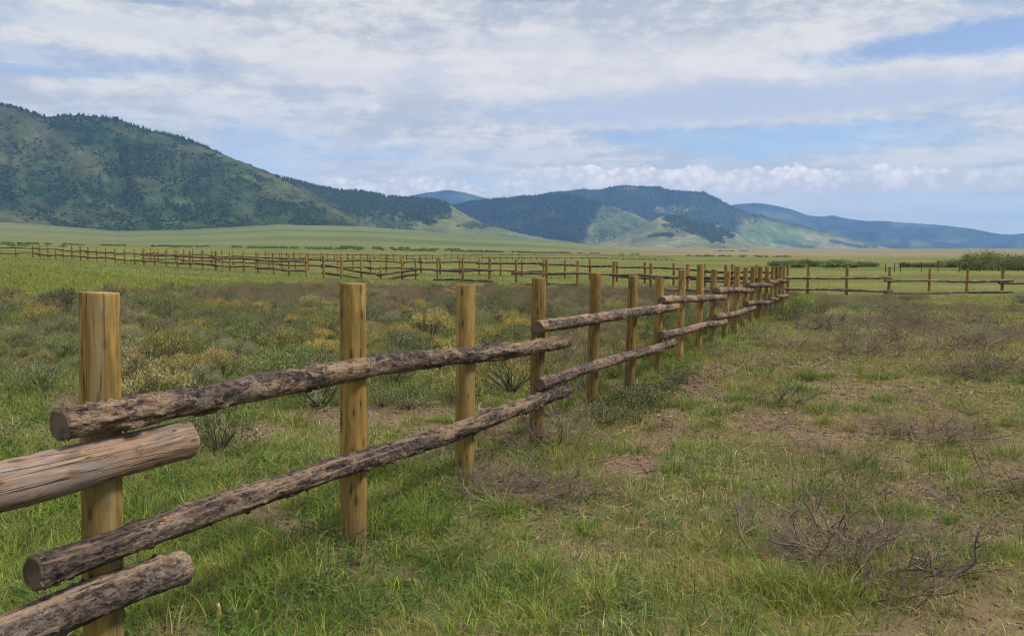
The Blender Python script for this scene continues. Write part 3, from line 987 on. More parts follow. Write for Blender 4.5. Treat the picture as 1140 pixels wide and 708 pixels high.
# brush field left of the fence
cand = []
NT_ = 60000
_r = np.random.default_rng(31)
ty = 7.5 + 26.5 * np.sqrt(_r.random(NT_))
tx = -.75 * ty + _r.random(NT_) * 1.3 * ty
tz = zg(tx, ty)
tpx, tpy = project(tx, ty, tz)
tden, tn = fbm2(tx * .35 + 3, ty * .35, 91, 3), fbm2(tx * .22 + 50, ty * .22, 95, 3)
tlim = np.where(ty > 10, .44, .58) - .12 * (ty > 14)
ok = (fence_sd(tx, ty) < -.35) & (tpy > np.interp(tpx, [0, 120, 250, 340, 870], [338, 334, 326, 320, 320]) + _r.uniform(-2, 4, NT_)) & ((tden > tlim) | (_r.random(NT_) < .12))
for x, y, px, py, n in zip(tx[ok], ty[ok], tpx[ok], tpy[ok], tn[ok]):
    x, y, px, py, n = float(x), float(y), float(px), float(py), float(n)
    if len(cand) >= 1300:
        break
    s = random.choice([.62, .75, .85, .95, 1.1, 1.3]) * random.uniform(.9, 1.1)
    if any((x - a) ** 2 + (y - b) ** 2 < (1.08 * (c + .27 * s)) ** 2 for a, b, c in taken):
        continue
    if py < 345 and px > 230 and random.random() < .70:
        kind = 'dry'
    elif random.random() < (.40 if n > .5 else .14):
        kind = 'yellow'
    else:
        kind = random.choice(['sage', 'sage', 'sage', 'dry', 'green', 'sage'])
    taken.append((x, y, .27 * s))
    cand.append((x, y, s, kind, px))
cand.sort(key=lambda c: c[1])
N_IND = 250
ORD = ['first', 'second', 'third', 'fourth', 'fifth', 'sixth', 'seventh', 'eighth', 'ninth', 'tenth', 'eleventh', 'twelfth', 'thirteenth', 'fourteenth', 'fifteenth']
PN = ['first', 'second', 'third', 'fourth', 'fifth', 'sixth', 'seventh', 'eighth', 'ninth', 'tenth', 'eleventh', 'twelfth']
post_px = [p[0] for p in POSTS]
def bay(px):
    if px < post_px[0]:
        return 'left of the first post'
    for i in range(len(PN) - 1):
        if px < post_px[i + 1]:
            return 'between the %s and %s posts' % (PN[i], PN[i + 1])
    return 'behind the far posts'
cells = {}
for c in cand[:N_IND]:
    x, y, s, kind, px = c
    row = 'foremost' if y < 11 else 'front' if y < 13.5 else 'middle' if y < 16 else 'rear' if y < 18.5 else 'hindmost'
    cells.setdefault((kind, row, bay(px)), []).append(c)
for (kind, row, b), L in cells.items():
    L.sort(key=lambda c: c[4])
    for i, (x, y, s, _, px) in enumerate(L):
        if len(L) == 1:
            lab = 'only %s in %s brush row %s' % (WORDS[kind], row, b)
        else:
            lab = '%s, %s from left in %s brush row %s' % (WORDS[kind], ORD[min(i, 14)], row, b)
        put_shrub(kind, x, y, s * .95, lab, 'shrubs in the brush field behind the fence', random.uniform(.80, 1.18))
# the farther brush merges into one cover
items = []
for x, y, s, kind, px in cand[N_IND:]:
    tw, lf = VARIANTS[kind][random.randrange(len(VARIANTS[kind]))][:2]
    z = gz(x, y)
    a = random.random() * 6.283
    ca, sa = math.cos(a) * s, math.sin(a) * s
    for (V, q, t, c) in (tw, lf):
        W = np.stack([V[:, 0] * ca - V[:, 1] * sa + x, V[:, 0] * sa + V[:, 1] * ca + y, V[:, 2] * s + z], -1)
        items.append((W, q, t, c))
print('brush candidates', len(cand))
V, q, t, c = merge(items)
tag(link('sagebrush_cover', mesh_np('sagebrush_cover', V, q, t, c, [M_LEAF])), 'sea of low grey and purplish brush in front of the long fence', 'brush', None, 'stuff')

# ---- dead brush of the right field
def dead_brush(px, py, s, label, seed, n_main=18, flat=.25, length=.42, levels=2, kids=2, tint=(.145, .105, .085), sz=1.0, group='dead brush clumps in the right field', r=.006):
    x, y = at_px(px, py)
    rnd = random.Random(seed)
    segs, tips = twig_tree(rnd, n_main, length, 1.15, levels, kids, r, .75, 4, flat, .17, .34)
    V, q = tube_arrays(segs, 4 if y < 8 else 3)
    k = np.repeat(RNG.uniform(.5, 1.45, (len(segs), 1)), len(V) // len(segs), 0)
    c = np.array(tint) * k
    V = V * np.array([s, s, s * sz])
    o = link('dead_brush', mesh_np('dead_brush', V, q, None, c, [M_TWIG]), None, (x, y, gz(x, y) - .01))
    o.rotation_euler = (0, 0, rnd.random() * 6.28)
    tag(o, label, 'dead brush', group)
    taken.append((x, y, .3 * s))
    return o

DB = [
    (955, 630, 1.0, 'largest dead brush clump lying in the right foreground grass', 38, .40, .46, .9),
    (905, 592, .85, 'upright grey dead twigs just behind the largest clump', 12, .0, .46, 1.35),
    (935, 560, .75, 'thin dead brush rising behind the largest foreground clump', 12, .05, .42, 1.1),
    (1125, 545, 1.1, 'dark dead branches reaching in at the right edge', 16, .3, .5, .9),
    (1098, 570, .8, 'dead brush left of the dark branches by the right edge', 12, .3, .42, .8),
    (955, 520, .9, 'dead brush patch with dark base behind the foreground clump', 18, .3, .42, .9),
    (1030, 490, 1.1, 'broad tangled dead brush in mid right field', 22, .2, .46, .9),
    (1065, 483, .9, 'dead brush right of the broad tangle in mid field', 16, .2, .42, .8),
    (985, 478, .8, 'low dead twigs left of the broad tangle', 14, .3, .42, .8),
    (872, 448, 1.05, 'forked dead brush left in the mid right field', 20, .15, .46, .95),
    (842, 466, .8, 'flat dead twigs near the bare soil by the fence', 14, .4, .42, .6),
    (900, 500, .7, 'small dead twig clump right of the bare soil', 12, .3, .4, .8),
    (590, 552, 1.1, 'flattened heap of dead sticks at the foot of the third post', 34, .6, .48, .55),
    (548, 540, .8, 'dead sticks leaning against the third post', 14, .3, .42, .8),
    (655, 560, .7, 'scattered dead sticks right of the flattened heap', 10, .7, .5, .4),
    (1110, 415, 1.25, 'dark low dead brush row at the right edge', 22, .25, .45, .75),
    (1075, 420, 1.0, 'dark dead brush left of the low row near the right edge', 18, .25, .45, .7),
    (1000, 392, 1.15, 'brown dead brush in the middle of the right field', 20, .2, .45, .8),
    (960, 396, 1.1, 'brown dead brush left of the middle one in the field', 20, .25, .45, .75),
    (1070, 388, 1.25, 'wide brown dead brush farther back near the right edge', 24, .2, .45, .85),
    (880, 388, 1.1, 'wide low dead brush right of the tenth fence post', 20, .25, .45, .8),
    (910, 366, 1.3, 'dead brush patch right of the fence far end', 22, .2, .45, .85),
    (945, 362, 1.2, 'dead brush patch second right of the fence far end', 22, .2, .45, .85),
    (985, 378, 1.2, 'tall thin dead brush centre back of the right field', 18, .0, .5, 1.0),
    (1030, 366, 1.3, 'dead brush in the rear of the right field', 22, .2, .45, .8),
    (1115, 372, 1.3, 'dead brush by the right edge in the rear field', 22, .2, .45, .85),
    (1085, 358, 1.4, 'dead brush row before the right fence', 22, .2, .45, .8),
    (1000, 352, 1.4, 'dead brush in front of the right fence joint', 22, .2, .45, .8),
    (845, 408, .9, 'sparse dead twigs in the grass right of the ninth post', 14, .3, .42, .7),
    (1040, 445, .8, 'sparse dead twigs behind the broad tangle', 12, .3, .42, .7),
]
for k, (px, py, s, lab, nm, fl, ln, sz) in enumerate(DB):
    dead_brush(px, py, s * (1.25 if py < 430 else 1.0), lab, 70 + k, int(nm * (2.2 if py < 430 else 1.8)), fl, ln, 2, 3 if nm > 28 else 2, (.195, .150, .115) if k % 3 else (.155, .120, .095), sz * (.72 if k else .85), r=.0085 if py < 430 else (.0082 if k in (0, 3, 6, 12) else .0070))

# brush skirt in front of the right-hand fence and scattered across the rear right field
k = 0
rows = {}
for _ in range(1100):
    y = random.uniform(14, 34)
    x = random.uniform(.30 * y, .74 * y)
    if float(fence_sd(x, y)) < .7:
        continue
    if float(fbm2(x * .3 + 11, y * .3, 171, 3)) < (.54 if y < 28 else .40) + .14 * random.random():
        continue
    s = random.uniform(.7, 1.3)
    if any((x - a) ** 2 + (y - b) ** 2 < (.8 * (c + .26 * s)) ** 2 for a, b, c in taken):
        continue
    px, py = project(x, y, 0.0)
    kind = random.choice(['dry', 'dry', 'sage', 'dry', 'sage'] if y > 29 else ['dry', 'dry', 'dry', 'sage'])
    taken.append((x, y, .26 * s))
    row = 'against the right fence' if y > 31 else 'just before the right fence' if y > 28 else 'in the rear right field' if y > 22 else 'in the middle right field'
    part = int(np.clip((px - 860) / 70, 0, 3))
    rows.setdefault((kind, row, part), []).append((px, x, y, s))
    k += 1
PARTN = ['by the near fence end', 'left of the fence joint', 'right of the fence joint', 'towards the picture edge']
for (kind, row, part), L in rows.items():
    L.sort()
    for i, (px, x, y, s) in enumerate(L):
        lab = ('%s, %s from left %s, %s' % (WORDS[kind], ORD[min(i, 14)], row, PARTN[part])) if len(L) > 1 else ('lone %s %s, %s' % (WORDS[kind], row, PARTN[part]))
        put_shrub(kind, x, y, s, lab, 'brush of the right field', .62)

# sticks and chips on the ground
def stick(px, py, L, r, ang, label, name='fallen_stick', col=(.10, .075, .06)):
    x, y = at_px(px, py)
    n = 7
    P = [Vector((0, 0, r))]
    d = Vector((math.cos(ang), math.sin(ang), .02))
    for i in range(n):
        d = (d + Vector((random.gauss(0, .12), random.gauss(0, .12), random.gauss(0, .04)))).normalized()
        nn = P[-1] + d * L / n
        nn.z = max(nn.z, r)
        P.append(nn)
    segs = [(*P[i], *P[i + 1], r * (1 - .09 * i), r * (1 - .09 * (i + 1))) for i in range(n)]
    V, q = tube_arrays(segs, 6)
    c = np.array(col) * RNG.uniform(.7, 1.3, (len(V), 1))
    tag(link(name, mesh_np(name, V, q, None, c, [M_TWIG]), None, (x, y, gz(x, y) + .012)), label, 'stick')
stick(250, 661, .22, .011, .1, 'dark fallen stick in the grass right of the lowest rail end')
stick(295, 664, .20, .008, -.2, 'thin dark fallen stick right of the darker one in the grass')
stick(655, 520, .30, .008, .5, 'pale thin stick lying beside the bare soil patch')
stick(690, 455, .35, .012, .2, 'short stick among the low shrubs by the sixth post')
stick(885, 617, .28, .010, 1.2, 'dark stick at the left end of the largest dead brush')

def wood_chip(px, py, h, w, label):
    x, y = at_px(px, py)
    V, Q = [], []
    zs = np.linspace(0, h, 6)
    for i, z in enumerate(zs):
        ww = w * (1 - .55 * i / 5) * (1 + .2 * math.sin(i * 2.1))
        for (a, b) in ((-1, -1), (1, -1), (1, 1), (-1, 1)):
            V.append((a * ww * .5 + .12 * z, b * w * .16 + .05 * math.sin(3 * z), z))
    for i in range(5):
        for k in range(4):
            Q.append((i*4+k, i*4+(k+1) % 4, i*4+4+(k+1) % 4, i*4+4+k))
    Q.append((20, 21, 22, 23))
    c = np.array([.46, .33, .16]) * RNG.uniform(.85, 1.1, (len(V), 1))
    o = tag(link('wood_chip', mesh_np('wood_chip', np.array(V), np.array(Q), None, c, [M_TWIG]), None, (x, y, gz(x, y) - .005)), label, 'wood chip')
    o.rotation_euler = (.15, -.2, .3)
wood_chip(245, 690, .085, .030, 'pale yellow upright wood chip in the grass below the lower rail')
wood_chip(287, 692, .060, .018, 'small pale wood splinter right of the larger wood chip')

# ------------------------------------------------------------------ grass
def blades(x, y, z, L, w, lean, az, tint, segs):
    n = len(x)
    t = np.linspace(0, 1, segs + 1)
    dx, dy = np.cos(az), np.sin(az)
    face = az + np.pi / 2 + RNG.normal(0, .7, n)
    wx, wy = np.cos(face), np.sin(face)
    V = np.empty((n, segs + 1, 2, 3), np.float32)
    for i, tt in enumerate(t):
        hor = L * lean * tt ** 1.7
        ver = L * tt * (1 - .55 * lean * tt ** 1.2)
        ww = w * (1 - tt ** 1.5 * .9) * .5
        cx, cy, cz = x + dx * hor, y + dy * hor, z + ver
        V[:, i, 0, 0] = cx - wx * ww; V[:, i, 0, 1] = cy - wy * ww; V[:, i, 0, 2] = cz
        V[:, i, 1, 0] = cx + wx * ww; V[:, i, 1, 1] = cy + wy * ww; V[:, i, 1, 2] = cz
    b = (np.arange(n) * (segs + 1) * 2)[:, None]
    q = [np.concatenate([b + 2*i, b + 2*i + 1, b + 2*i + 3, b + 2*i + 2], 1) for i in range(segs)]
    return V.reshape(-1, 3), np.concatenate(q), np.repeat(tint, (segs + 1) * 2, 0)

GREENS = np.array([[.066, .132, .032], [.090, .170, .030], [.108, .195, .018], [.135, .230, .022], [.170, .245, .026], [.205, .245, .042]])
YELS = np.array([[.200, .200, .045], [.240, .215, .060], [.170, .185, .045]])
DRYS = np.array([[.330, .262, .130], [.265, .215, .100], [.390, .320, .170], [.200, .150, .085], [.250, .225, .075]])

def scatter_grass(y0, y1, dens, segs, Ls, ws, per=9, spread=.05, hw=.76):
    area = hw * (y1 ** 2 - y0 ** 2) + 3.2 * (y1 - y0)
    nt = int(area * dens / per)
    cy = np.sqrt(RNG.random(nt) * (y1 ** 2 - y0 ** 2) + y0 ** 2)
    cx = (RNG.random(nt) * 2 - 1) * (hw * cy + 1.6)
    soil, lush, yel = cover(cx, cy)
    sd = fence_sd(cx, cy)
    keep = RNG.random(nt) < np.clip(1.08 - 1.1 * soil, .03, 1) * (.55 + .5 * lush)
    cx, cy, soil, lush, yel, sd = (a[keep] for a in (cx, cy, soil, lush, yel, sd))
    tall = .6 + .9 * lush * fbm2(cx * 1.7, cy * 1.7, 111, 3) * 1.5 + .22 * np.exp(-(sd / .35) ** 2)
    tall = np.where(sd > .3, tall * .74, tall * .88)
    nb = len(cx)
    rep = lambda a: np.repeat(a, per)
    ox, oy = RNG.normal(0, spread, nb * per), RNG.normal(0, spread, nb * per)
    bx, by = rep(cx) + ox, rep(cy) + oy
    lu, ye, tl, so = rep(lush), rep(yel), rep(tall), rep(soil)
    n = len(bx)
    z = zg(bx, by) - .004
    tuft = rep(RNG.random(nb))
    pick = RNG.random(n) * .55 + tuft * .45
    dry_p = np.clip(.70 - .64 * lu, .10, .9)
    yel_p = np.clip(.28 + .5 * ye, 0, .85)
    hue = fbm2(bx * 2.1 + 7, by * 2.1, 141, 3) + rep(RNG.normal(0, .10, nb))
    gi = np.clip(((hue - .25) / .5 * len(GREENS)).astype(int), 0, len(GREENS) - 1)
    gi = np.where(RNG.random(n) < .3, RNG.integers(0, len(GREENS), n), gi)
    g = GREENS[gi]
    yl = rep(RNG.random(nb)) * .6 + RNG.random(n) * .4
    col = np.where((pick < dry_p)[:, None], DRYS[RNG.integers(0, len(DRYS), n)],
                   np.where((yl < yel_p)[:, None], YELS[RNG.integers(0, len(YELS), n)], g))
    col = col * RNG.uniform(.65, 1.35, (n, 1)) * rep(RNG.uniform(.72, 1.42, nb))[:, None]
    isdry = pick < dry_p
    L = RNG.uniform(*Ls, n) * tl * rep(RNG.uniform(.6, 1.45, nb)) * np.where(isdry, .9, 1.0)
    lean = np.clip(RNG.normal(.70, .33, n), .05, 1.35)
    lean = np.where(isdry & (RNG.random(n) < .5), RNG.uniform(.9, 1.5, n), lean)
    az = np.arctan2(oy, ox) + RNG.normal(0, .8, n)
    w = RNG.uniform(*ws, n)
    return blades(bx, by, z, L, w, lean, az, col, segs)

def grass_obj(name, label, arr):
    V, q, c = arr
    tag(link(name, mesh_np(name, V, q, None, c, [M_GRASS])), label, 'grass', None, 'stuff')

grass_obj('grass', 'short green and dry grass of the foreground', scatter_grass(1.7, 6.5, 4400, 3, (.04, .155), (.0028, .0055), 10, .035))
grass_obj('grass', 'green and straw coloured grass of the middle ground', scatter_grass(6.5, 14, 1100, 2, (.045, .155), (.0045, .009), 9, .05))
grass_obj('grass', 'grass between the brush and right field at the back', scatter_grass(14, 37, 330, 2, (.06, .17), (.009, .016), 8, .09))
grass_obj('grass', 'yellow-green meadow grass around the farther fences', scatter_grass(37, 95, 14, 1, (.05, .13), (.02, .05), 8, .45))

# bigger tussocks and pale seed stalks standing out of the short grass
nt = 520
ty = np.sqrt(RNG.random(nt) * (11 ** 2 - 2.5 ** 2) + 2.5 ** 2)
tx = (RNG.random(nt) * 2 - 1) * (.76 * ty + 1.5)
so, lu, ye = cover(tx, ty)
kp = RNG.random(nt) < (.25 + lu) * (1 - so)
tx, ty, lu = tx[kp], ty[kp], lu[kp]
per, nb = 70, kp.sum()
rp = lambda a: np.repeat(a, per)
sz = rp(RNG.uniform(.6, 1.3, nb))
n = nb * per
ox, oy = RNG.normal(0, .045, n) * sz, RNG.normal(0, .045, n) * sz
bx, by = rp(tx) + ox, rp(ty) + oy
hues = np.array([[.100, .190, .020], [.150, .215, .030], [.105, .170, .026], [.185, .215, .045], [.230, .205, .075], [.125, .18, .045]])
col = rp(np.arange(nb)) % len(hues)
col = np.where(RNG.random(n) < .14, 4, col)
col = hues[col] * RNG.uniform(.65, 1.3, (n, 1)) * rp(RNG.uniform(.8, 1.25, nb))[:, None]
arr = blades(bx, by, zg(bx, by) - .005, RNG.uniform(.08, .20, n) * sz, RNG.uniform(.003, .0055, n) * (1 + by / 14), np.clip(RNG.normal(.75, .3, n), .1, 1.3), np.arctan2(oy, ox) + RNG.normal(0, .5, n), col, 4)
grass_obj('grass', 'taller grass tussocks standing out of the short grass', arr)
n = 6500
sy = np.sqrt(RNG.random(n) * (14 ** 2 - 2.5 ** 2) + 2.5 ** 2)
sx_ = (RNG.random(n) * 2 - 1) * (.76 * sy + 1.5)
so, lu, ye = cover(sx_, sy)
kp = (RNG.random(n) < (1.05 - lu) * (1 - .7 * so)) & (fbm2(sx_ * .9, sy * .9, 151, 2) > .45)
sx_, sy = sx_[kp], sy[kp]
n = len(sx_)
col = np.array([[.40, .31, .17], [.33, .25, .12], [.27, .24, .10]])[RNG.integers(0, 3, n)] * RNG.uniform(.75, 1.2, (n, 1))
arr = blades(sx_, sy, zg(sx_, sy), RNG.uniform(.14, .32, n), RNG.uniform(.0022, .0036, n) * (1 + sy / 12), np.abs(RNG.normal(.25, .3, n)), RNG.random(n) * 6.28, col, 3)
grass_obj('grass', 'pale dry seed stalks among the grass', arr)

# broad little leaves of weeds among the grass, left side and fence foot
n = 33000
wy = np.sqrt(RNG.random(n) * (12 ** 2 - 2.4 ** 2) + 2.4 ** 2)
wx = (RNG.random(n) * 2 - 1) * (.76 * wy + 1.5)
so, lu, ye = cover(wx, wy)
kp = (RNG.random(n) < lu * sstep(.42, .6, fbm2(wx * 1.1, wy * 1.1, 131, 3)) * np.where(fence_sd(wx, wy) < .3, 1, .35))
wx, wy = wx[kp], wy[kp]
n = len(wx)
per = 6
bx, by = np.repeat(wx, per) + RNG.normal(0, .03, n * per), np.repeat(wy, per) + RNG.normal(0, .03, n * per)
P = np.stack([bx, by, zg(bx, by) + RNG.uniform(.005, .09, n * per)], -1)
D = RNG.normal(size=(n * per, 3)); D[:, 2] = np.abs(D[:, 2]) * .5 + .1
wc = np.array([[.060, .125, .022], [.075, .140, .030], [.085, .130, .045], [.10, .13, .06]])[RNG.integers(0, 4, n * per)] * RNG.uniform(.75, 1.2, (n * per, 1))
V, q, c = leaves_arrays(P, D, RNG.uniform(.018, .045, n * per), RNG.uniform(.008, .018, n * per), wc)
grass_obj('weeds', 'small broad green weed leaves among the grass', (V, q, c))

# fallen straw and twig litter
n = 76000
ly = np.sqrt(RNG.random(n) * (14 ** 2 - 2.3 ** 2) + 2.3 ** 2)
lx = (RNG.random(n) * 2 - 1) * (.76 * ly + 1.5)
so, lu, ye = cover(lx, ly)
kp = RNG.random(n) < np.clip(.75 - .6 * lu, .12, 1) * np.where(fence_sd(lx, ly) > 0, 1, .45)
lx, ly = lx[kp], ly[kp]
n = len(lx)
z = zg(lx, ly) + RNG.uniform(.004, .02, n)
a = RNG.random(n) * 6.283
L = RNG.uniform(.03, .14, n)
segs = np.stack([lx, ly, z, lx + np.cos(a) * L, ly + np.sin(a) * L, z + RNG.uniform(-.01, .03, n), RNG.uniform(.0010, .0022, n) * (1 + ly / 9), RNG.uniform(.0006, .0014, n) * (1 + ly / 9)], -1)
V, q = tube_arrays(segs, 3)
lc = np.array([[.33, .255, .145], [.24, .17, .10], [.15, .11, .085], [.11, .082, .068], [.38, .30, .19], [.30, .17, .08]])[RNG.integers(0, 6, n)] * RNG.uniform(.7, 1.2, (n, 1))
tag(link('dry_litter', mesh_np('dry_litter', V, q, None, np.repeat(lc, 6, 0), [M_TWIG])), 'fallen straw and twig litter scattered over the ground', 'litter', None, 'stuff')

# ------------------------------------------------------------------ clods on the bare soil
def blob_clods():
    n = 54000
    y = np.sqrt(RNG.random(n) * (13 ** 2 - 2.4 ** 2) + 2.4 ** 2)
    x = (RNG.random(n) * 2 - 1) * (.76 * y + 1.5)
    so = cover(x, y)[0]
    kp = RNG.random(n) < so ** 1.3
    x, y = x[kp], y[kp]
    n = len(x)
    r = RNG.uniform(.003, .011, n) * np.where(RNG.random(n) < .06, 2.0, 1) * (1 + y / 16)
    iv = np.array([(1, 0, 0), (-1, 0, 0), (0, 1, 0), (0, -1, 0), (0, 0, 1), (0, 0, -1)], float)
    it = np.array([(0, 2, 4), (2, 1, 4), (1, 3, 4), (3, 0, 4), (2, 0, 5), (1, 2, 5), (3, 1, 5), (0, 3, 5)])
    V = iv[None] * r[:, None, None] * RNG.uniform(.5, 1.3, (n, 6, 1)) + RNG.normal(0, .25, (n, 6, 3)) * r[:, None, None]
    V = V + np.stack([x, y, zg(x, y) + .2 * r], -1)[:, None]
    T = (np.arange(n) * 6)[:, None, None] + it[None]
    c = np.array([[.165, .115, .085], [.20, .15, .115], [.12, .085, .065], [.24, .19, .14]])[RNG.integers(0, 4, n)] * RNG.uniform(.8, 1.2, (n, 1))
    tag(link('soil_clods', mesh_np('soil_clods', V.reshape(-1, 3), None, T.reshape(-1, 3), np.repeat(c, 6, 0), [M_TWIG])), 'crumbly clods and pebbles on the bare soil', 'soil', None, 'stuff')
blob_clods()

# ------------------------------------------------------------------ willows and far bushes
def bush_mesh(seed, w, h, n, leaf, pal):
    rng = np.random.default_rng(seed)
    nl = 5 + int(w * 1.6)
    cc = np.stack([rng.uniform(-.42, .42, nl) * w, rng.uniform(-.25, .25, nl) * w, rng.uniform(.35, .68, nl) * h], -1)
    cr = np.stack([rng.uniform(.16, .28, nl) * w, rng.uniform(.16, .28, nl) * w, rng.uniform(.26, .36, nl) * h], -1)
    k = rng.integers(0, nl, n)
    d = rng.normal(size=(n, 3)); d /= np.linalg.norm(d, axis=1, keepdims=True)
    rad = rng.random((n, 1)) ** .4
    P = cc[k] + d * cr[k] * rad * (1 + .25 * rng.normal(size=(n, 1)))
    P[:, 2] = np.maximum(P[:, 2], .05)
    low = rng.random(n) < .25
    P[low, 2] *= rng.random(low.sum())
    D = d + np.array([0, 0, .8]) + rng.normal(size=(n, 3)) * .5
    lob = rng.uniform(.75, 1.25, nl)
    c = pal[rng.integers(0, len(pal), n)] * rng.uniform(.7, 1.3, (n, 1)) * lob[k][:, None]
    return leaves_arrays(P, D, rng.uniform(.7, 1.4, n) * leaf, rng.uniform(.5, .8, n) * leaf, c)
WPAL = np.array([[.19, .24, .095], [.22, .26, .115], [.16, .205, .085], [.26, .28, .15]])
def bush(px, py_foot, Y, w, h, label, seed, n=2600, leaf=.28, group=None):
    x = xpx(px, Y, 0)
    z = zpy(py_foot, Y)
    z = min(z, gz(x, Y)) if abs(z - gz(x, Y)) < 1.0 else gz(x, Y)
    V, q, c = bush_mesh(seed, w, h, n, leaf, WPAL)
    rnd = random.Random(seed)
    o = link('willow_bush', None, None, (x, Y, z - .05))
    link('foliage', mesh_np('foliage', V, q, None, c, [M_LEAF]), o)
    segs = []
    for k in range(9):
        a = rnd.random() * 6.28
        segs.append((rnd.gauss(0, .2 * w), rnd.gauss(0, .1 * w), 0, math.cos(a) * w * .35, math.sin(a) * w * .25, h * rnd.uniform(.5, .8), .05, .02))
    Vt, qt = tube_arrays(segs, 5)
    link('stems', mesh_np('stems', Vt, qt, None, np.full((len(Vt), 3), .09) * np.array([1, .8, .6]), [M_TWIG]), o)
    tag(o, label, 'bush', group)
def ypx(wpx, Y):
    return wpx / F * Y
WB = [  # px, width px, top py, Y, label
    (1108, 48.4, 279.5, 90, 'tallest willow bush of the thicket at the right edge'),
    (1087, 28.6, 281.5, 88, 'willow bush at the left end of the right edge thicket'),
    (1132, 44, 282, 90, 'willow bush cut by the right picture edge'),
    (1165, 55, 281, 90, 'willow bush beyond the right picture edge'),
    (1060, 17, 288.5, 108, 'round dark willow bush standing alone left of the thicket'),
    (1031, 26, 291, 108, 'low pale willow bush above the right fence middle post'),
    (1046, 14, 291, 108, 'small willow bush between the low pale and the round one'),
    (1007, 10, 290.5, 108, 'tiny dark willow bush above the fence joint'),
    (962, 26.4, 289.5, 112, 'right end willow bush of the low green line'),
    (938, 28.6, 287.5, 112, 'dark willow bush near the right end of the low line'),
    (912, 33, 288.5, 112, 'pale willow bush in the middle of the low line'),
    (895, 24.2, 287, 112, 'dark upright willow bush above the near fence end'),
    (872, 28.6, 288, 112, 'pale willow bush directly behind the near fence end'),
    (925, 17.6, 290, 104, 'small pale willow bush in front of the low line'),
    (888, 17.6, 291.5, 104, 'small pale willow bush low behind the near fence end'),
    (948, 15.4, 291.5, 104, 'small willow bush low before the line right end'),
]
for k, (px, wpx, top, Y, lab) in enumerate(WB):
    x = xpx(px, Y, 0)
    h = max(zpy(top, Y) - gz(x, Y), .8) * (1.0 if px > 1040 else .8)
    bush(px, 400, Y, ypx(wpx, Y) * 1.05, h, lab, 4000 + k, 4200 if wpx > 22 else 2200, .17, 'willow bushes in the wet meadow')

# continuous dark scrub lines far across the plain
def blob_arrays(P, S, tint, rng):
    t = (1 + 5 ** .5) / 2
    iv = np.array([(-1, t, 0), (1, t, 0), (-1, -t, 0), (1, -t, 0), (0, -1, t), (0, 1, t), (0, -1, -t), (0, 1, -t), (t, 0, -1), (t, 0, 1), (-t, 0, -1), (-t, 0, 1)]) / math.sqrt(1 + t * t)
    it = np.array([(0, 11, 5), (0, 5, 1), (0, 1, 7), (0, 7, 10), (0, 10, 11), (1, 5, 9), (5, 11, 4), (11, 10, 2), (10, 7, 6), (7, 1, 8), (3, 9, 4), (3, 4, 2), (3, 2, 6), (3, 6, 8), (3, 8, 9), (4, 9, 5), (2, 4, 11), (6, 2, 10), (8, 6, 7), (9, 8, 1)])
    n = len(P)
    a = rng.random(n) * 6.283
    ca, sa = np.cos(a)[:, None], np.sin(a)[:, None]
    j = rng.uniform(.72, 1.28, (n, 12, 1))
    V = iv[None] * j
    x = V[:, :, 0] * ca - V[:, :, 1] * sa
    y = V[:, :, 0] * sa + V[:, :, 1] * ca
    V = np.stack([x * S[:, 0:1], y * S[:, 0:1], V[:, :, 2] * S[:, 1:2]], -1) + P[:, None, :]
    T = (np.arange(n) * 12)[:, None, None] + it[None]
    c = np.repeat(tint, 12, 0) * rng.uniform(.85, 1.15, (n * 12, 1))
    return V.reshape(-1, 3), T.reshape(-1, 3), c
def cone_arrays(P, S, tint, rng, ns=5):
    n = len(P)
    a0 = rng.random(n) * 6.283
    ang = a0[:, None] + np.arange(ns)[None] * 2 * math.pi / ns
    j = rng.uniform(.7, 1.3, (n, ns))
    ring = np.stack([np.cos(ang) * S[:, 0:1] * j, np.sin(ang) * S[:, 0:1] * j, np.full((n, ns), 0.08) * S[:, 1:2]], -1)
    ring2 = np.stack([np.cos(ang + .6) * S[:, 0:1] * j * .62, np.sin(ang + .6) * S[:, 0:1] * j * .62, np.full((n, ns), .45) * S[:, 1:2]], -1)
    tip = np.zeros((n, 1, 3)); tip[:, 0, 2] = S[:, 1]
    mid = np.zeros((n, 1, 3)); mid[:, 0, 2] = S[:, 1] * .62
    V = np.concatenate([ring, mid, ring2, tip], 1) + P[:, None, :]
    k = np.arange(ns)
    t = np.concatenate([np.stack([k, (k + 1) % ns, np.full(ns, ns)], -1), np.stack([ns + 1 + k, ns + 1 + (k + 1) % ns, np.full(ns, 2 * ns + 1)], -1)])
    T = (np.arange(n) * (2 * ns + 2))[:, None, None] + t[None]
    c = np.repeat(tint, 2 * ns + 2, 0) * rng.uniform(.85, 1.15, (n * (2 * ns + 2), 1))
    return V.reshape(-1, 3), T.reshape(-1, 3), c

rng = np.random.default_rng(77)
P, S = [], []
def scrub(pa, pb, Y, dens, hmax, thr=.50):
    n = int(abs(pb - pa) * dens)
    for _ in range(n):
        px = rng.uniform(pa, pb)
        if fbm2(np.array([px * .11]), np.array([Y * .1]), 7, 3)[0] < thr:
            continue
        YY = Y * rng.uniform(.94, 1.06)
        x = xpx(px, YY, 0)
        s = rng.uniform(.3, 1.25) * hmax
        P.append((x, YY, gz(x, YY) + s * .3)); S.append((s * rng.uniform(1.0, 2.0), s * .8))
scrub(-60, 200, 420, 1.6, .7); scrub(200, 640, 430, 4.0, .50, .42); scrub(595, 720, 400, 1.6, .42); scrub(760, 880, 330, 2.0, .45); scrub(-60, 80, 260, .6, .45)
scrub(380, 520, 460, 2.2, .9); scrub(780, 840, 900, 2, .6)
P, S = np.array(P), np.array(S)
tint = np.array([[.050, .075, .030], [.060, .090, .036], [.042, .066, .030]])[rng.integers(0, 3, len(P))]
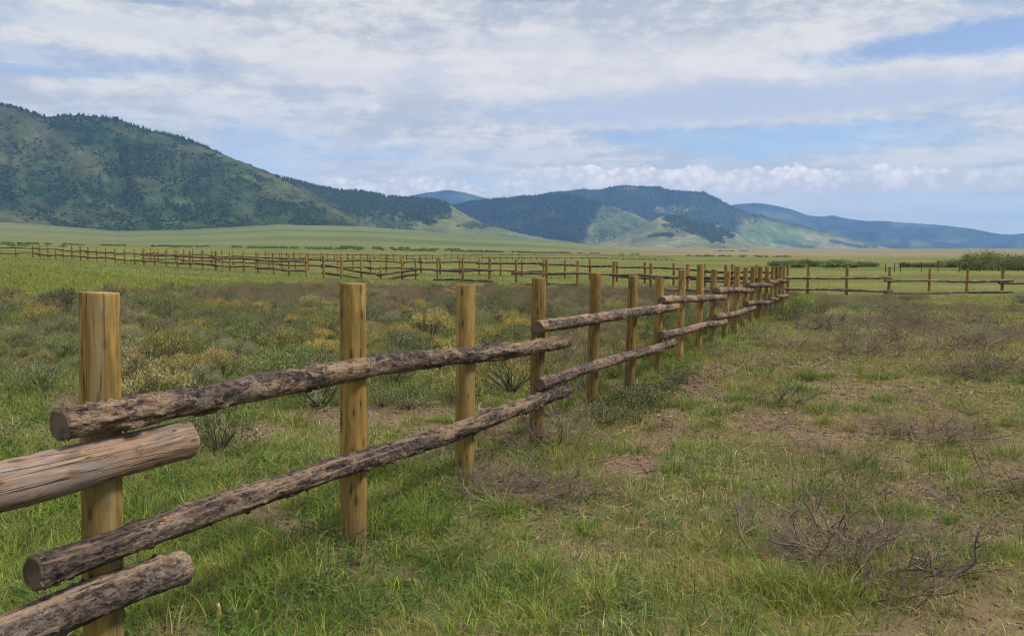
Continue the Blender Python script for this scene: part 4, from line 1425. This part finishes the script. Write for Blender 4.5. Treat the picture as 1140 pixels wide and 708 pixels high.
V, T, c = blob_arrays(P, S, tint, rng)
tag(link('scrub_line', mesh_np('scrub_line', V, None, T, c, [M_TREE])), 'dark green line of far scrub where meadow meets the slopes', 'scrub', None, 'stuff')

# ------------------------------------------------------------------ hills
class Hill:
    def __init__(s, name, top, foot, R0, R1, seed, relief=.12, step=1.5, nt=70, jag=0.0, power=1.05):
        s.name = name
        tx = np.array(top, float); fx = np.array(foot, float)
        px = np.arange(tx[0, 0], tx[-1, 0] + .01, step)
        tp = np.interp(px, tx[:, 0], tx[:, 1])
        k = np.ones(5) / 5
        tp = np.convolve(np.pad(tp, 2, mode='edge'), k, 'valid')
        tp = tp + jag * (fbm2(px * .12, px * 0, seed + 5, 4) - .5)
        fp = np.interp(px, fx[:, 0], fx[:, 1])
        fp = np.maximum(fp, tp + .5)
        t = np.concatenate([np.linspace(0, 1, nt), np.linspace(1.06, 1.6, 10)])
        PX, T = np.meshgrid(px, t, indexing='ij')
        Tc = np.minimum(T, 1)
        sp = fbm2(PX * .018, PX * 0 + .3, seed, 4)[:, :] - .5
        rid = (1 - np.abs(2 * fbm2(PX * .022 + T * .6, T * 1.1, seed + 9, 4) - 1)) - .75
        Y = R0 + (R1 - R0) * T + (R1 - R0) * .45 * sp * np.sin(np.pi * Tc) + (R1 - R0) * relief * rid * np.sin(np.pi * Tc)
        g = Tc ** power
        PY = fp[:, None] + (tp - fp)[:, None] * g
        Z = zpy(PY, Y)
        back = np.clip((T - 1) / .6, 0, 1)
        Z = Z - back ** 1.2 * (Z + 20) * 1.0
        # bury the foot
        Z[:, 0] -= 12
        X = (PX - CX) / F * (Y * CP + (EYE - Z) * SP)
        s.px, s.t, s.X, s.Y, s.Z, s.PX, s.PY, s.T = px, t, X, Y, Z, PX, PY, T
        s.tp, s.fp, s.power, s.nt = tp, fp, power, nt
    def build(s, tint, mat, label=None):
        n, m = s.X.shape
        idx = np.arange(n * m).reshape(n, m)
        q = np.stack([idx[:-1, :-1], idx[1:, :-1], idx[1:, 1:], idx[:-1, 1:]], -1).reshape(-1, 4)
        me = mesh_np(s.name, np.stack([s.X, s.Y, s.Z], -1), q, None, tint.reshape(-1, 3), [mat], None, True)
        return tag(link(s.name, me), label, None, None, 'structure')
    def sample(s, px, py):
        """surface point seen at px, py"""
        i = np.clip((px - s.px[0]) / (s.px[1] - s.px[0]), 0, len(s.px) - 1.001)
        tp, fp = np.interp(px, s.px, s.tp), np.interp(px, s.px, s.fp)
        g = np.clip((py - fp) / (tp - fp), 0, 1)
        t = g ** (1 / s.power)
        j = np.clip(t * (s.nt - 1), 0, s.nt - 1.001)
        i0, j0 = i.astype(int), j.astype(int)
        a, b = i - i0, j - j0
        r = []
        for G in (s.X, s.Y, s.Z):
            r.append((1-a)*(1-b)*G[i0, j0] + a*(1-b)*G[i0+1, j0] + (1-a)*b*G[i0, j0+1] + a*b*G[i0+1, j0+1])
        ok = (py > tp) & (py < fp)
        return np.stack(r, -1), ok

def stroke(px, py, pts, w, seed=1, wob=.9):
    d = np.full(px.shape, 1e9)
    for (x0, y0), (x1, y1) in zip(pts[:-1], pts[1:]):
        vx, vy = x1 - x0, y1 - y0
        t = np.clip(((px - x0) * vx + (py - y0) * vy) / (vx * vx + vy * vy), 0, 1)
        d = np.minimum(d, np.hypot(px - x0 - t * vx, py - y0 - t * vy))
    n = fbm2(px * .12, py * .2, seed, 3) + .7 * (fbm2(px * .45, py * .6, seed + 3, 3) - .5)
    return sstep(1.25, .25, d / w + 1.6 * wob * (n - .5))

def ell(px, py, L, seed=2, wob=1.6):
    r = np.zeros(px.shape)
    n = fbm2(px * .13, py * .25, seed, 4)
    for (a, b, rx, ry) in L:
        d = np.sqrt(((px - a) / rx) ** 2 + ((py - b) / ry) ** 2)
        r = np.maximum(r, sstep(1.15, .75, d + wob * (n - .5)))
    return r

def lerp(a, b, t):
    return a + (np.asarray(b) - a) * t[..., None]

FOREST = {'con': [], 'shr': []}
def add_trees(kind, hill, px, py, hgt, wid, tint, rng):
    P, ok = hill.sample(px, py)
    P, hgt, wid, tint = P[ok], hgt[ok], wid[ok], tint[ok]
    FOREST[kind].append((P, np.stack([wid, hgt], -1), tint))

# H1 : the big left mountain
H1 = Hill('left_mountain', [(-260, 92), (-120, 100), (-60, 108), (0, 116), (20, 120), (50, 131), (75, 129), (100, 129), (130, 133), (160, 144), (200, 153), (230, 163), (260, 177), (300, 192),
                   (330, 205), (350, 216), (375, 232), (400, 248), (430, 258), (440, 262)],
          [(-260, 258), (0, 250), (60, 254), (130, 261), (200, 258), (270, 256), (310, 252), (400, 256), (430, 262), (440, 266)], 2420, 3350, 11, .16, 1.5, 90, 1.5)
PX, PY = H1.PX, H1.PY
G1 = [([(0, 118), (45, 140), (75, 164), (108, 188), (120, 200)], 5), ([(30, 132), (58, 172), (74, 190)], 5), ([(222, 164), (260, 180), (300, 196), (345, 219), (385, 242), (412, 254)], 3.2),
      ([(120, 140), (150, 152)], 4), ([(-40, 243), (0, 245), (25, 247), (60, 253)], 6), ([(125, 230), (150, 242)], 3), ([(30, 222), (58, 231)], 2.5), ([(-100, 120), (-40, 150), (5, 180)], 5),
      ([(265, 236), (290, 246)], 4), ([(270, 195), (300, 210)], 3), ([(400, 246), (430, 258)], 4), ([(-60, 200), (-20, 225)], 4), ([(75, 190), (100, 225)], 2.5)]
def h1_grass(px, py):
    g = np.zeros(px.shape)
    for k, (pts, w) in enumerate(G1):
        g = np.maximum(g, stroke(px, py, pts, w, 200 + k))
    return g
gr = h1_grass(PX, PY)
n1 = fbm2(PX * .05, PY * .09, 301, 4)
c = np.broadcast_to(np.array([.030, .052, .020]), PX.shape + (3,))
c = lerp(c, [.020, .036, .016], sstep(.50, .68, n1))
c = lerp(c, [.052, .074, .028], sstep(.52, .38, n1) * .9)
c = lerp(c, [.062, .072, .030], ell(PX, PY, [(18, 160, 46, 30), (90, 178, 26, 20), (320, 214, 40, 10), (390, 240, 26, 8), (60, 238, 60, 7), (200, 170, 26, 8), (150, 205, 30, 8)], 305, 1.8) * .75)
c = lerp(c, [.088, .090, .044], gr * .62)
H1.build(c * .78, mat_hill(.006))
rng = np.random.default_rng(5)
n = 30000
px, py = rng.uniform(-150, 440, n), rng.uniform(95, 262, n)
g = h1_grass(px, py)
dens = fbm2(px * .07, py * .12, 311, 4)
g = np.maximum(g, .75 * ell(px, py, [(18, 160, 46, 30), (90, 178, 26, 20), (320, 214, 40, 10), (390, 240, 26, 8), (60, 238, 60, 7), (200, 170, 26, 8), (150, 205, 30, 8)], 305, 1.8))
kp = rng.random(n) < (1 - .93 * g) * sstep(.41, .55, dens)
px, py = px[kp], py[kp]
n = len(px)
big = fbm2(px * .06, py * .1, 321, 3)
pal = np.array([[.025, .044, .018], [.030, .052, .020], [.019, .034, .016], [.036, .060, .023]])
tint = pal[rng.integers(0, 4, n)] * rng.uniform(.75, 1.2, (n, 1))
s = rng.uniform(2.0, 6.5, n) * (0.6 + .8 * big)
tint = tint * .74
add_trees('shr', H1, px, py, s * .75, s, tint, rng)
CON1 = [(75, 135, 24, 6), (110, 132, 22, 6), (150, 145, 12, 5), (166, 150, 11, 8), (85, 207, 18, 8), (30, 200, 9, 8), (10, 215, 7, 9), (140, 222, 12, 10), (216, 236, 24, 8), (185, 228, 10, 8),
        (232, 246, 28, 5), (60, 205, 14, 6), (20, 165, 30, 6), (190, 175, 25, 5), (215, 185, 25, 6), (100, 210, 20, 10), (-50, 150, 30, 10), (45, 240, 20, 5), (150, 180, 30, 6), (270, 205, 18, 5), (330, 235, 30, 6)]
n = 9000
px, py = rng.uniform(-120, 400, n), rng.uniform(100, 256, n)
w = ell(px, py, CON1, 331)
sky_d = py - np.interp(px, H1.px, H1.tp)
w = np.maximum(w, .60 * (sky_d < 5) * (px < 215) + .22 * (sky_d < 4))
kp = rng.random(n) < w * .8 + .012
px, py = px[kp], py[kp]
n = len(px)
tint = np.array([.016, .027, .018]) * rng.uniform(.7, 1.4, (n, 1))
h = rng.uniform(8, 17, n)
add_trees('con', H1, px, py, h, h * .26, tint, rng)

def ridge_trees(hill, a, b, n, thr, h0, h1, tint, seed):
    px = rng.uniform(a, b, n * 3)
    px = px[fbm2(px * .07, px * 0, seed, 3) > thr][:n]
    n = len(px)
    py = np.interp(px, hill.px, hill.tp) + rng.uniform(.15, 1.6, n)
    h = rng.uniform(h0, h1, n)
    add_trees('con', hill, px, py, h, h * rng.uniform(.2, .34, n), np.array(tint) * rng.uniform(.7, 1.4, (n, 1)), rng)
ridge_trees(H1, -80, 215, 420, .36, 8, 17, [.018, .030, .020], 700)
ridge_trees(H1, 200, 330, 90, .46, 6, 12, [.020, .034, .020], 701)

# H2 : forested shoulder with the grassy nose
H2 = Hill('forested_shoulder', [(280, 190), (310, 197), (330, 202), (350, 207), (380, 213), (410, 214), (430, 219), (470, 222), (490, 224), (502, 229), (520, 240), (545, 251), (575, 259), (610, 266), (640, 270), (670, 274)],
          [(280, 252), (360, 256), (400, 256), (450, 260), (520, 264), (580, 268), (640, 273), (670, 276)], 3300, 4300, 23, .16, 1.2, 70, 1.0)
PX, PY = H2.PX, H2.PY
CON2 = [(340, 206, 30, 9), (370, 216, 25, 11), (405, 222, 30, 9), (440, 229, 30, 12), (470, 231, 26, 11), (400, 232, 24, 10), (460, 240, 18, 6), (490, 232, 12, 8), (478, 247, 10, 4)]
SHR2 = [(412, 229, 18, 8), (440, 250, 26, 7), (530, 251, 22, 4), (375, 222, 12, 6), (490, 240, 14, 5), (350, 240, 60, 14), (425, 244, 20, 4), (392, 250, 20, 5)]
cw, sw = ell(PX, PY, CON2, 341, 1.0), ell(PX, PY, SHR2, 351, 1.0)
c = np.broadcast_to(np.array([.100, .108, .050]), PX.shape + (3,))
c = lerp(c, [.080, .100, .040], sstep(.45, .62, fbm2(PX * .05, PY * .12, 361, 3)) * .8)
c = lerp(c, [.036, .055, .026], np.maximum(sw, .6 * (PX < 420)))
c = lerp(c, [.026, .042, .026], cw)
H2.build(c, mat_hill(.006))
n = 12000
px, py = rng.uniform(285, 560, n), rng.uniform(190, 262, n)
w = ell(px, py, CON2, 341, 1.0)
kp = rng.random(n) < w
px, py = px[kp], py[kp]; n = len(px)
tint = np.array([.022, .036, .025]) * rng.uniform(.7, 1.45, (n, 1))
h = rng.uniform(10, 20, n)
add_trees('con', H2, px, py, h, h * .24, tint, rng)
n = 5000
px, py = rng.uniform(285, 560, n), rng.uniform(190, 262, n)
w = ell(px, py, SHR2, 351, 1.0)
kp = rng.random(n) < w * .8
px, py = px[kp], py[kp]; n = len(px)
tint = np.array([.038, .060, .026]) * rng.uniform(.7, 1.3, (n, 1))
s = rng.uniform(4, 8, n)
add_trees('shr', H2, px, py, s * .75, s, tint, rng)

ridge_trees(H2, 300, 500, 420, .30, 10, 21, [.018, .030, .021], 702)

# H3 : dark conifer dome behind
H3 = Hill('conifer_dome', [(470, 242), (490, 234), (505, 228.5), (525, 224), (545, 222), (580, 219), (600, 217.5), (640, 218), (660, 224), (680, 229), (700, 236), (720, 245), (745, 255), (775, 266), (800, 275)],
          [(470, 277), (800, 279)], 5200, 6600, 37, .14, 1.2, 60, 1.5)
PX, PY = H3.PX, H3.PY
bound = 672 - (PY - 222) * .5
cw = sstep(6, -6, PX - bound + 14 * (fbm2(PX * .1, PY * .2, 401, 3) - .5))
c = np.broadcast_to(np.array([.056, .078, .034]), PX.shape + (3,))
c = lerp(c, [.130, .122, .064], sstep(.52, .66, fbm2(PX * .07, PY * .15, 411, 4)) * .7)
c = lerp(c, [.105, .115, .054], sstep(258, 270, PY) * sstep(640, 660, PX))
c = lerp(c, [.020, .028, .026], cw * (1 - .5 * ell(PX, PY, [(560, 250, 30, 4), (610, 240, 22, 4), (640, 256, 20, 5), (585, 232, 25, 3)], 415, 2.0)))
H3.build(c, mat_hill(.004))
n = 13000
px, py = rng.uniform(480, 760, n), rng.uniform(214, 276, n)
b = 672 - (py - 222) * .5
kp = (px < b) | (rng.random(n) < .05) | ((rng.random(n) < .3) & (fbm2(px * .1, py * .2, 421, 3) > .56))
px, py = px[kp], py[kp]; n = len(px)
tint = np.where((px < 672 - (py - 222) * .5)[:, None], np.array([[.017, .024, .024]]), np.array([[.042, .066, .034]])) * rng.uniform(.6, 1.5, (n, 1))
h = rng.uniform(11, 22, n)
add_trees('con', H3, px, py, h, h * .24, tint, rng)

ridge_trees(H3, 500, 700, 260, .36, 11, 21, [.018, .027, .024], 703)

# H3b : pale grassy spur with a dark wood on it
H3b = Hill('grassy_spur', [(640, 277.5), (665, 270), (690, 262), (715, 253), (735, 241), (750, 240), (770, 244), (800, 251), (814, 256.5), (822, 261), (832, 266), (850, 274), (866, 279)],
           [(640, 279), (866, 281)], 4700, 5700, 41, .12, 1.2, 50, .8)
PX, PY = H3b.PX, H3b.PY
CON3 = [(752, 244, 14, 5), (775, 251, 32, 8), (800, 261, 16, 7), (790, 258, 14, 6), (735, 262, 12, 2)]
cw = ell(PX, PY, CON3, 431, 1.9)
c = np.broadcast_to(np.array([.115, .125, .056]), PX.shape + (3,))
c = lerp(c, [.155, .140, .078], sstep(.48, .62, fbm2(PX * .05, PY * .12, 441, 3)) * .7)
c = lerp(c, [.085, .120, .050], ell(PX, PY, [(700, 262, 40, 5), (745, 258, 25, 5)], 445, 1.5) * .6)
c = lerp(c, [.030, .048, .030], cw)
H3b.build(c, mat_hill(.005))
n = 6000
px, py = rng.uniform(700, 830, n), rng.uniform(238, 272, n)
kp = rng.random(n) < ell(px, py, CON3, 431, 1.9)
px, py = px[kp], py[kp]; n = len(px)
tint = np.array([.025, .040, .028]) * rng.uniform(.6, 1.5, (n, 1))
h = rng.uniform(9, 17, n)
add_trees('con', H3b, px, py, h, h * .26, tint, rng)

# H4 : the high central mountain
H4 = Hill('central_mountain', [(560, 228), (590, 221), (605, 216), (625, 213.5), (650, 211), (665, 212), (675, 209.5), (690, 206.5), (710, 207), (735, 208.5), (745, 212), (775, 214), (786, 214.5), (800, 222), (815, 230),
                    (830, 236), (850, 240), (880, 248), (905, 254), (930, 261), (955, 267), (980, 274), (1000, 279)],
          [(560, 279), (1000, 281)], 6600, 8300, 53, .16, 1.2, 70, 1.4)
PX, PY = H4.PX, H4.PY
c = np.broadcast_to(np.array([.026, .036, .038]), PX.shape + (3,))
c = lerp(c, [.036, .050, .036], sstep(.5, .65, fbm2(PX * .05, PY * .1, 451, 4)))
low = sstep(-4, 6, PY - (244 + (PX - 840) * .19) + 10 * (fbm2(PX * .06, PY * .1, 461, 3) - .5)) * sstep(815, 835, PX)
c = lerp(c, [.185, .175, .090], low)
c = lerp(c, [.082, .130, .044], ell(PX, PY, [(860, 262, 34, 12), (845, 250, 14, 7), (885, 272, 30, 5)], 471, 1.0) * .9)
c = lerp(c, [.040, .062, .040], np.maximum.reduce([stroke(PX, PY, [(900, 252), (935, 260), (975, 274)], 4, 472), stroke(PX, PY, [(925, 268), (965, 276)], 2.5, 473), stroke(PX, PY, [(862, 268), (905, 276)], 3, 474)]))
c = lerp(c, [.130, .150, .070], ell(PX, PY, [(748, 234, 18, 5), (700, 210, 10, 2), (770, 232, 8, 3)], 481, 1.4) * .8)
H4.build(c, mat_hill(.003))
n = 9000
px, py = rng.uniform(580, 850, n), rng.uniform(204, 250, n)
tint = np.array([.021, .030, .027]) * rng.uniform(.6, 1.5, (n, 1))
h = rng.uniform(12, 24, n)
kp = rng.random(n) < .75
add_trees('con', H4, px[kp], py[kp], h[kp], h[kp] * .25, tint[kp], rng)

ridge_trees(H4, 590, 830, 300, .36, 12, 24, [.022, .031, .030], 704)

# H5, H6, H7 : blue ranges at the back
for nm, top, R0, R1, sd_, jag in (
        ('far_blue_peak', [(415, 232), (450, 219.5), (475, 214.5), (500, 211.5), (520, 215), (545, 222), (590, 232)], 10000, 11000, 61, .8),
        ('far_blue_range', [(770, 236), (800, 231), (820, 227.5), (840, 226), (855, 227.5), (880, 232.5), (900, 240), (915, 241.5), (925, 239.5), (940, 243), (960, 246), (985, 246.2), (1010, 248), (1040, 250), (1070, 253),
                            (1095, 257), (1110, 260.5), (1125, 261), (1150, 259), (1260, 262)], 10000, 12000, 67, .9),
        ('far_right_ridge', [(1085, 279), (1105, 274), (1125, 268), (1145, 263), (1200, 258), (1260, 255)], 9300, 10200, 71, .6),
        ('far_middle_ridge', [(880, 256), (930, 257), (980, 259), (1010, 263), (1060, 271), (1100, 278)], 9200, 9900, 73, .8)):
    Hx = Hill(nm, top, [(400, 280), (1300, 281)], R0, R1, sd_, .12, 2.0, 40, jag)
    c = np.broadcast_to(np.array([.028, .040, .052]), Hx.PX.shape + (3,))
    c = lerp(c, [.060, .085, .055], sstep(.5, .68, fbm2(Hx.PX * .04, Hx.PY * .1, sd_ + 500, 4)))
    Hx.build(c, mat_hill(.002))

rng = np.random.default_rng(15)
for kind, nm, fn, lab in (('con', 'conifer_forest', cone_arrays, 'dark conifer woods over the hills'), ('shr', 'mountain_shrubs', blob_arrays, 'green aspen and shrub thickets over the hillsides')):
    P = np.concatenate([a[0] for a in FOREST[kind]]); S = np.concatenate([a[1] for a in FOREST[kind]]); T = np.concatenate([a[2] for a in FOREST[kind]])
    print(nm, len(P))
    V, t, c = fn(P, S, T, rng)
    tag(link(nm, mesh_np(nm, V, None, t, c, [M_TREE])), lab, 'woods', None, 'stuff')

# ------------------------------------------------------------------ haze
bpy_v = np.array([(x, y, z) for z in (-14.0, 800.0) for (x, y) in ((-16400, -16400), (16400, -16400), (16400, 16400), (-16400, 16400))], float)
hz = mesh_np('haze', bpy_v, np.array([(0, 3, 2, 1), (4, 5, 6, 7), (0, 1, 5, 4), (1, 2, 6, 5), (2, 3, 7, 6), (3, 0, 4, 7)]))
mh, nt, out = new_mat('haze_air')
pv = nt.nodes.new('ShaderNodeVolumePrincipled')
pv.inputs['Color'].default_value = (.24, .515, 1.0, 1)
pv.inputs['Density'].default_value = 5.6e-5
pv.inputs['Anisotropy'].default_value = 0.0
nt.links.new(pv.outputs[0], out.inputs['Volume'])
try:
    pv.inputs['Density Attribute'].default_value = ''
except Exception:
    pass
mh.cycles.homogeneous_volume = True
hz.materials.append(mh)
tag(link('haze', hz), 'thin blue haze over the valley', 'haze', None, 'stuff')

# ------------------------------------------------------------------ sky and light
SUN_EL, SUN_AZ = math.radians(52), math.radians(100)     # from the right, slightly behind the camera
w = bpy.data.worlds.new('World')
scene.world = w
w.use_nodes = True
nt = w.node_tree
nt.nodes.clear()
N = NT(nt)
out = N.n('ShaderNodeOutputWorld')
bg = N.n('ShaderNodeBackground')
bg.inputs['Strength'].default_value = 0.10
N.l(bg.outputs[0], out.inputs[0])
sky = N.n('ShaderNodeTexSky', sky_type='NISHITA')
sky.sun_disc = False
sky.sun_elevation = SUN_EL
sky.sun_rotation = SUN_AZ
sky.altitude = 2000
sky.air_density = 1.0
sky.dust_density = 0.6
tc = N.n('ShaderNodeTexCoord')
sx = N.n('ShaderNodeSeparateXYZ')
N.l(tc.outputs['Generated'], sx.inputs[0])
X, Yc, Z = sx.outputs
hor = N.math('SQRT', N.math('ADD', N.math('MULTIPLY', X, X), N.math('MULTIPLY', Yc, Yc)))
az = N.math('ARCTAN2', X, Yc)                      # radians, 0 straight ahead, + right
el = N.math('ARCTAN2', Z, hor)
zz = N.math('ADD', N.math('MAXIMUM', Z, 0.0), 0.055)
cp = N.n('ShaderNodeCombineXYZ')
N.l(N.math('DIVIDE', X, zz), cp.inputs[0]); N.l(N.math('DIVIDE', Yc, zz), cp.inputs[1])
ae = N.n('ShaderNodeCombineXYZ')
N.l(az, ae.inputs[0]); N.l(el, ae.inputs[1])
def A(px):
    return math.atan((px - CX) / F)
def E(py, px=CX):
    return math.atan((YH - py) / F * math.cos(A(px)))
deck = N.noise(N.mapping(cp.outputs[0], (.42, .62, 1), (1.3, .4, 0)), 1.0, 5, 0.60, .5)
deck2 = N.noise(N.mapping(cp.outputs[0], (1.1, 1.7, 1), (4.0, 7.0, 0)), 1.0, 5, 0.62, .35)
streak = N.noise(N.mapping(ae.outputs[0], (3.6, 14, 1)), 1.0, 6, .62, .5)
fine = N.noise(N.mapping(ae.outputs[0], (30, 58, 1)), 1.0, 4, .66, .2)
puff = N.noise(N.mapping(ae.outputs[0], (12, 26, 1), (3, 1, 0)), 1.0, 6, .66, .3)
def sky_ell(px, py, rx, ry, soft=.7, wob=1.1, tilt=0.0):
    dx = N.math('DIVIDE', N.math('SUBTRACT', az, A(px)), rx / F)
    ey = N.math('SUBTRACT', N.math('SUBTRACT', el, E(py, px)), N.math('MULTIPLY', N.math('SUBTRACT', az, A(px)), tilt))
    dy = N.math('DIVIDE', ey, ry / F)
    d = N.math('SQRT', N.math('ADD', N.math('MULTIPLY', dx, dx), N.math('MULTIPLY', dy, dy)))
    d = N.math('ADD', d, N.math('MULTIPLY', N.math('SUBTRACT', streak, .5), wob * 1.6))
    d = N.math('ADD', d, N.math('MULTIPLY', N.math('SUBTRACT', fine, .5), wob * .9))
    return N.ramp(d, 1.0 + soft * .5, 1.0 - soft * .5)
# cloud tone: lavender grey to near white
tone = N.math('ADD', N.math('ADD', N.math('MULTIPLY', deck2, .30), N.math('MULTIPLY', puff, .25)), N.math('ADD', N.math('MULTIPLY', streak, .25), N.math('MULTIPLY', fine, .20)))
cc = N.mix(N.ramp(tone, .425, .56), (4.95, 5.35, 6.15), (7.95, 7.75, 7.65))
bright = sky_ell(780, 85, 420, 26, 1.2, .9)
cc = N.mix(N.math('MULTIPLY', bright, .55), cc, (8.7, 8.3, 8.25))
# grey undersides and long bands
for (px, py, rx, ry, amt, colr) in ((820, 120, 270, 19, .9, (5.21, 5.89, 7.56)), (120, 34, 160, 11, .35, (5.59, 6.32, 7.56)), (600, 55, 110, 10, .35, (5.84, 6.08, 7.32)), (380, 90, 200, 8, .30, (5.84, 6.08, 7.32)),
                                (420, 178, 260, 20, .35, (5.84, 6.45, 8.05)), (1000, 222, 260, 10, .5, (5.46, 6.32, 8.30)), (260, 130, 160, 22, .25, (6.10, 6.57, 7.93)), (1080, 110, 120, 12, .4, (5.59, 6.20, 7.69))):
    cc = N.mix(N.math('MULTIPLY', sky_ell(px, py, rx, ry, 1.0), amt), cc, colr)
cov = N.ramp(N.math('ADD', N.math('MULTIPLY', deck, .55), N.math('MULTIPLY', streak, .45)), .30, .50)
gaps = None
for (px, py, rx, ry, amt, tl) in ((1075, 52, 175, 15, .9, .0), (850, 153, 170, 11, .8, .0), (70, 70, 130, 12, .45, .0), (640, 4, 110, 6, .7, 0), (1120, 228, 120, 6, .5, 0), (310, 168, 60, 10, .35, 0), (905, 163, 120, 5, .5, 0),
                              (20, 80, 80, 5, .6, 0), (560, 205, 90, 8, .45, 0), (120, 2, 90, 5, .5, 0)):
    g = N.math('MULTIPLY', sky_ell(px, py, rx, ry, .8), amt)
    gaps = g if gaps is None else N.math('MAXIMUM', gaps, g)
cov = N.math('MULTIPLY', cov, N.math('SUBTRACT', 1.0, gaps))
lowv = N.math('MULTIPLY', N.ramp(el, math.radians(7.5), math.radians(2.0)), .72)
cov = N.math('MAXIMUM', cov, lowv)
cc = N.mix(N.math('MULTIPLY', lowv, .8), cc, (8.3, 8.0, 7.8))
blue = N.mix(1.0, sky.outputs[0], (1.45, 1.38, 1.38), 'MULTIPLY')
skyc = N.mix(N.math('MULTIPLY', cov, .96), blue, cc)
# row of cumulus above the mountains
def bank(px0, px1, py_top, amp, fx, seed, py_bot):
    v = N.n('ShaderNodeTexVoronoi', feature='SMOOTH_F1')
    N.l(N.mapping(ae.outputs[0], (fx, fx * 1.1, 1), (seed, seed * .7, 0)), v.inputs['Vector'])
    v.inputs['Scale'].default_value = 1.0
    v.inputs['Smoothness'].default_value = .35
    v2 = N.n('ShaderNodeTexVoronoi')
    N.l(N.mapping(ae.outputs[0], (fx * 2.7, fx * 3.2, 1), (seed * 2, seed, 0)), v2.inputs['Vector'])
    v2.inputs['Scale'].default_value = 1.0
    ln = N.noise(N.mapping(ae.outputs[0], (11, 0.0, 1), (seed, 0, 0)), 1.0, 4, .6)
    top = N.math('MULTIPLY_ADD', N.math('SUBTRACT', ln, .5), amp / F, E(py_top))
    top = N.math('ADD', top, N.math('MULTIPLY', N.math('SUBTRACT', .45, v.outputs['Distance']), 9 / F))
    top = N.math('ADD', top, N.math('MULTIPLY', N.math('SUBTRACT', .45, v2.outputs['Distance']), 6 / F))
    top = N.math('ADD', top, N.math('MULTIPLY', N.math('SUBTRACT', fine, .5), 12 / F))
    top = N.math('MULTIPLY', top, N.math('COSINE', az))
    m = N.ramp(N.math('SUBTRACT', top, el), -.6 / F, 1.8 / F)
    m = N.math('MULTIPLY', m, N.ramp(el, E(py_bot) - 4 / F, E(py_bot) + 9 / F))
    m = N.math('MULTIPLY', m, N.math('MULTIPLY', N.ramp(az, A(px0) - .10, A(px0) + .08), N.ramp(az, A(px1) + .10, A(px1) - .12)))
    dep = N.ramp(N.math('SUBTRACT', top, el), 0.0, 26 / F)
    body = N.math('ADD', N.math('MULTIPLY', v.outputs['Distance'], .5), N.math('ADD', N.math('MULTIPLY', v2.outputs['Distance'], .55), N.math('MULTIPLY', fine, .5)))
    lit = N.mix(N.ramp(body, .45, 1.05), (10.6, 10.0, 9.7), (6.9, 6.9, 7.4))
    cl = N.mix(dep, lit, N.mix(.35, lit, (5.6, 5.9, 7.0)))
    return m, cl
for args in ((600, 1130, 187, 26, 34, 1.0, 222), (300, 600, 200, 16, 38, 5.0, 226)):
    m, cl = bank(*args)
    skyc = N.mix(N.math('MULTIPLY', m, .95), skyc, cl)
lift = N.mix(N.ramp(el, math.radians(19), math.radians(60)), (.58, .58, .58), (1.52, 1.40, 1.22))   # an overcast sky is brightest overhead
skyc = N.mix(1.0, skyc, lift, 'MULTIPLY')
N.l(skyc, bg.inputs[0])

sl = bpy.data.lights.new('sun', 'SUN')
sl.energy = 2.2
sl.angle = math.radians(8)
sl.color = (1.0, .94, .85)
so = bpy.data.objects.new('sun', sl)
COL.objects.link(so)
d = Vector((math.sin(SUN_AZ) * math.cos(SUN_EL), math.cos(SUN_AZ) * math.cos(SUN_EL), math.sin(SUN_EL)))
so.rotation_euler = d.to_track_quat('Z', 'Y').to_euler()
so.location = (30, -20, 60)

cam = bpy.data.cameras.new('camera')
cam.sensor_width = 36
cam.lens = 36 * F / 1140
cam.clip_start = .05
cam.clip_end = 60000
co = bpy.data.objects.new('camera', cam)
COL.objects.link(co)
co.location = (0, 0, EYE)
co.rotation_euler = (math.radians(90) - PITCH, 0, 0)
scene.camera = co

scene.view_settings.view_transform = 'Standard'
scene.view_settings.look = 'None'
scene.view_settings.exposure = 0.86
scene.view_settings.gamma = 1.0
cy = scene.cycles
cy.use_denoising = True
try:
    cy.denoiser = 'OPENIMAGEDENOISE'
    cy.denoising_input_passes = 'RGB_ALBEDO_NORMAL'
except Exception as e:
    print(e)
cy.max_bounces = 5
cy.diffuse_bounces = 2
cy.glossy_bounces = 2
cy.transmission_bounces = 2
cy.volume_bounces = 0
cy.filter_width = 1.1
cy.use_adaptive_sampling = True
cy.adaptive_threshold = 0.02
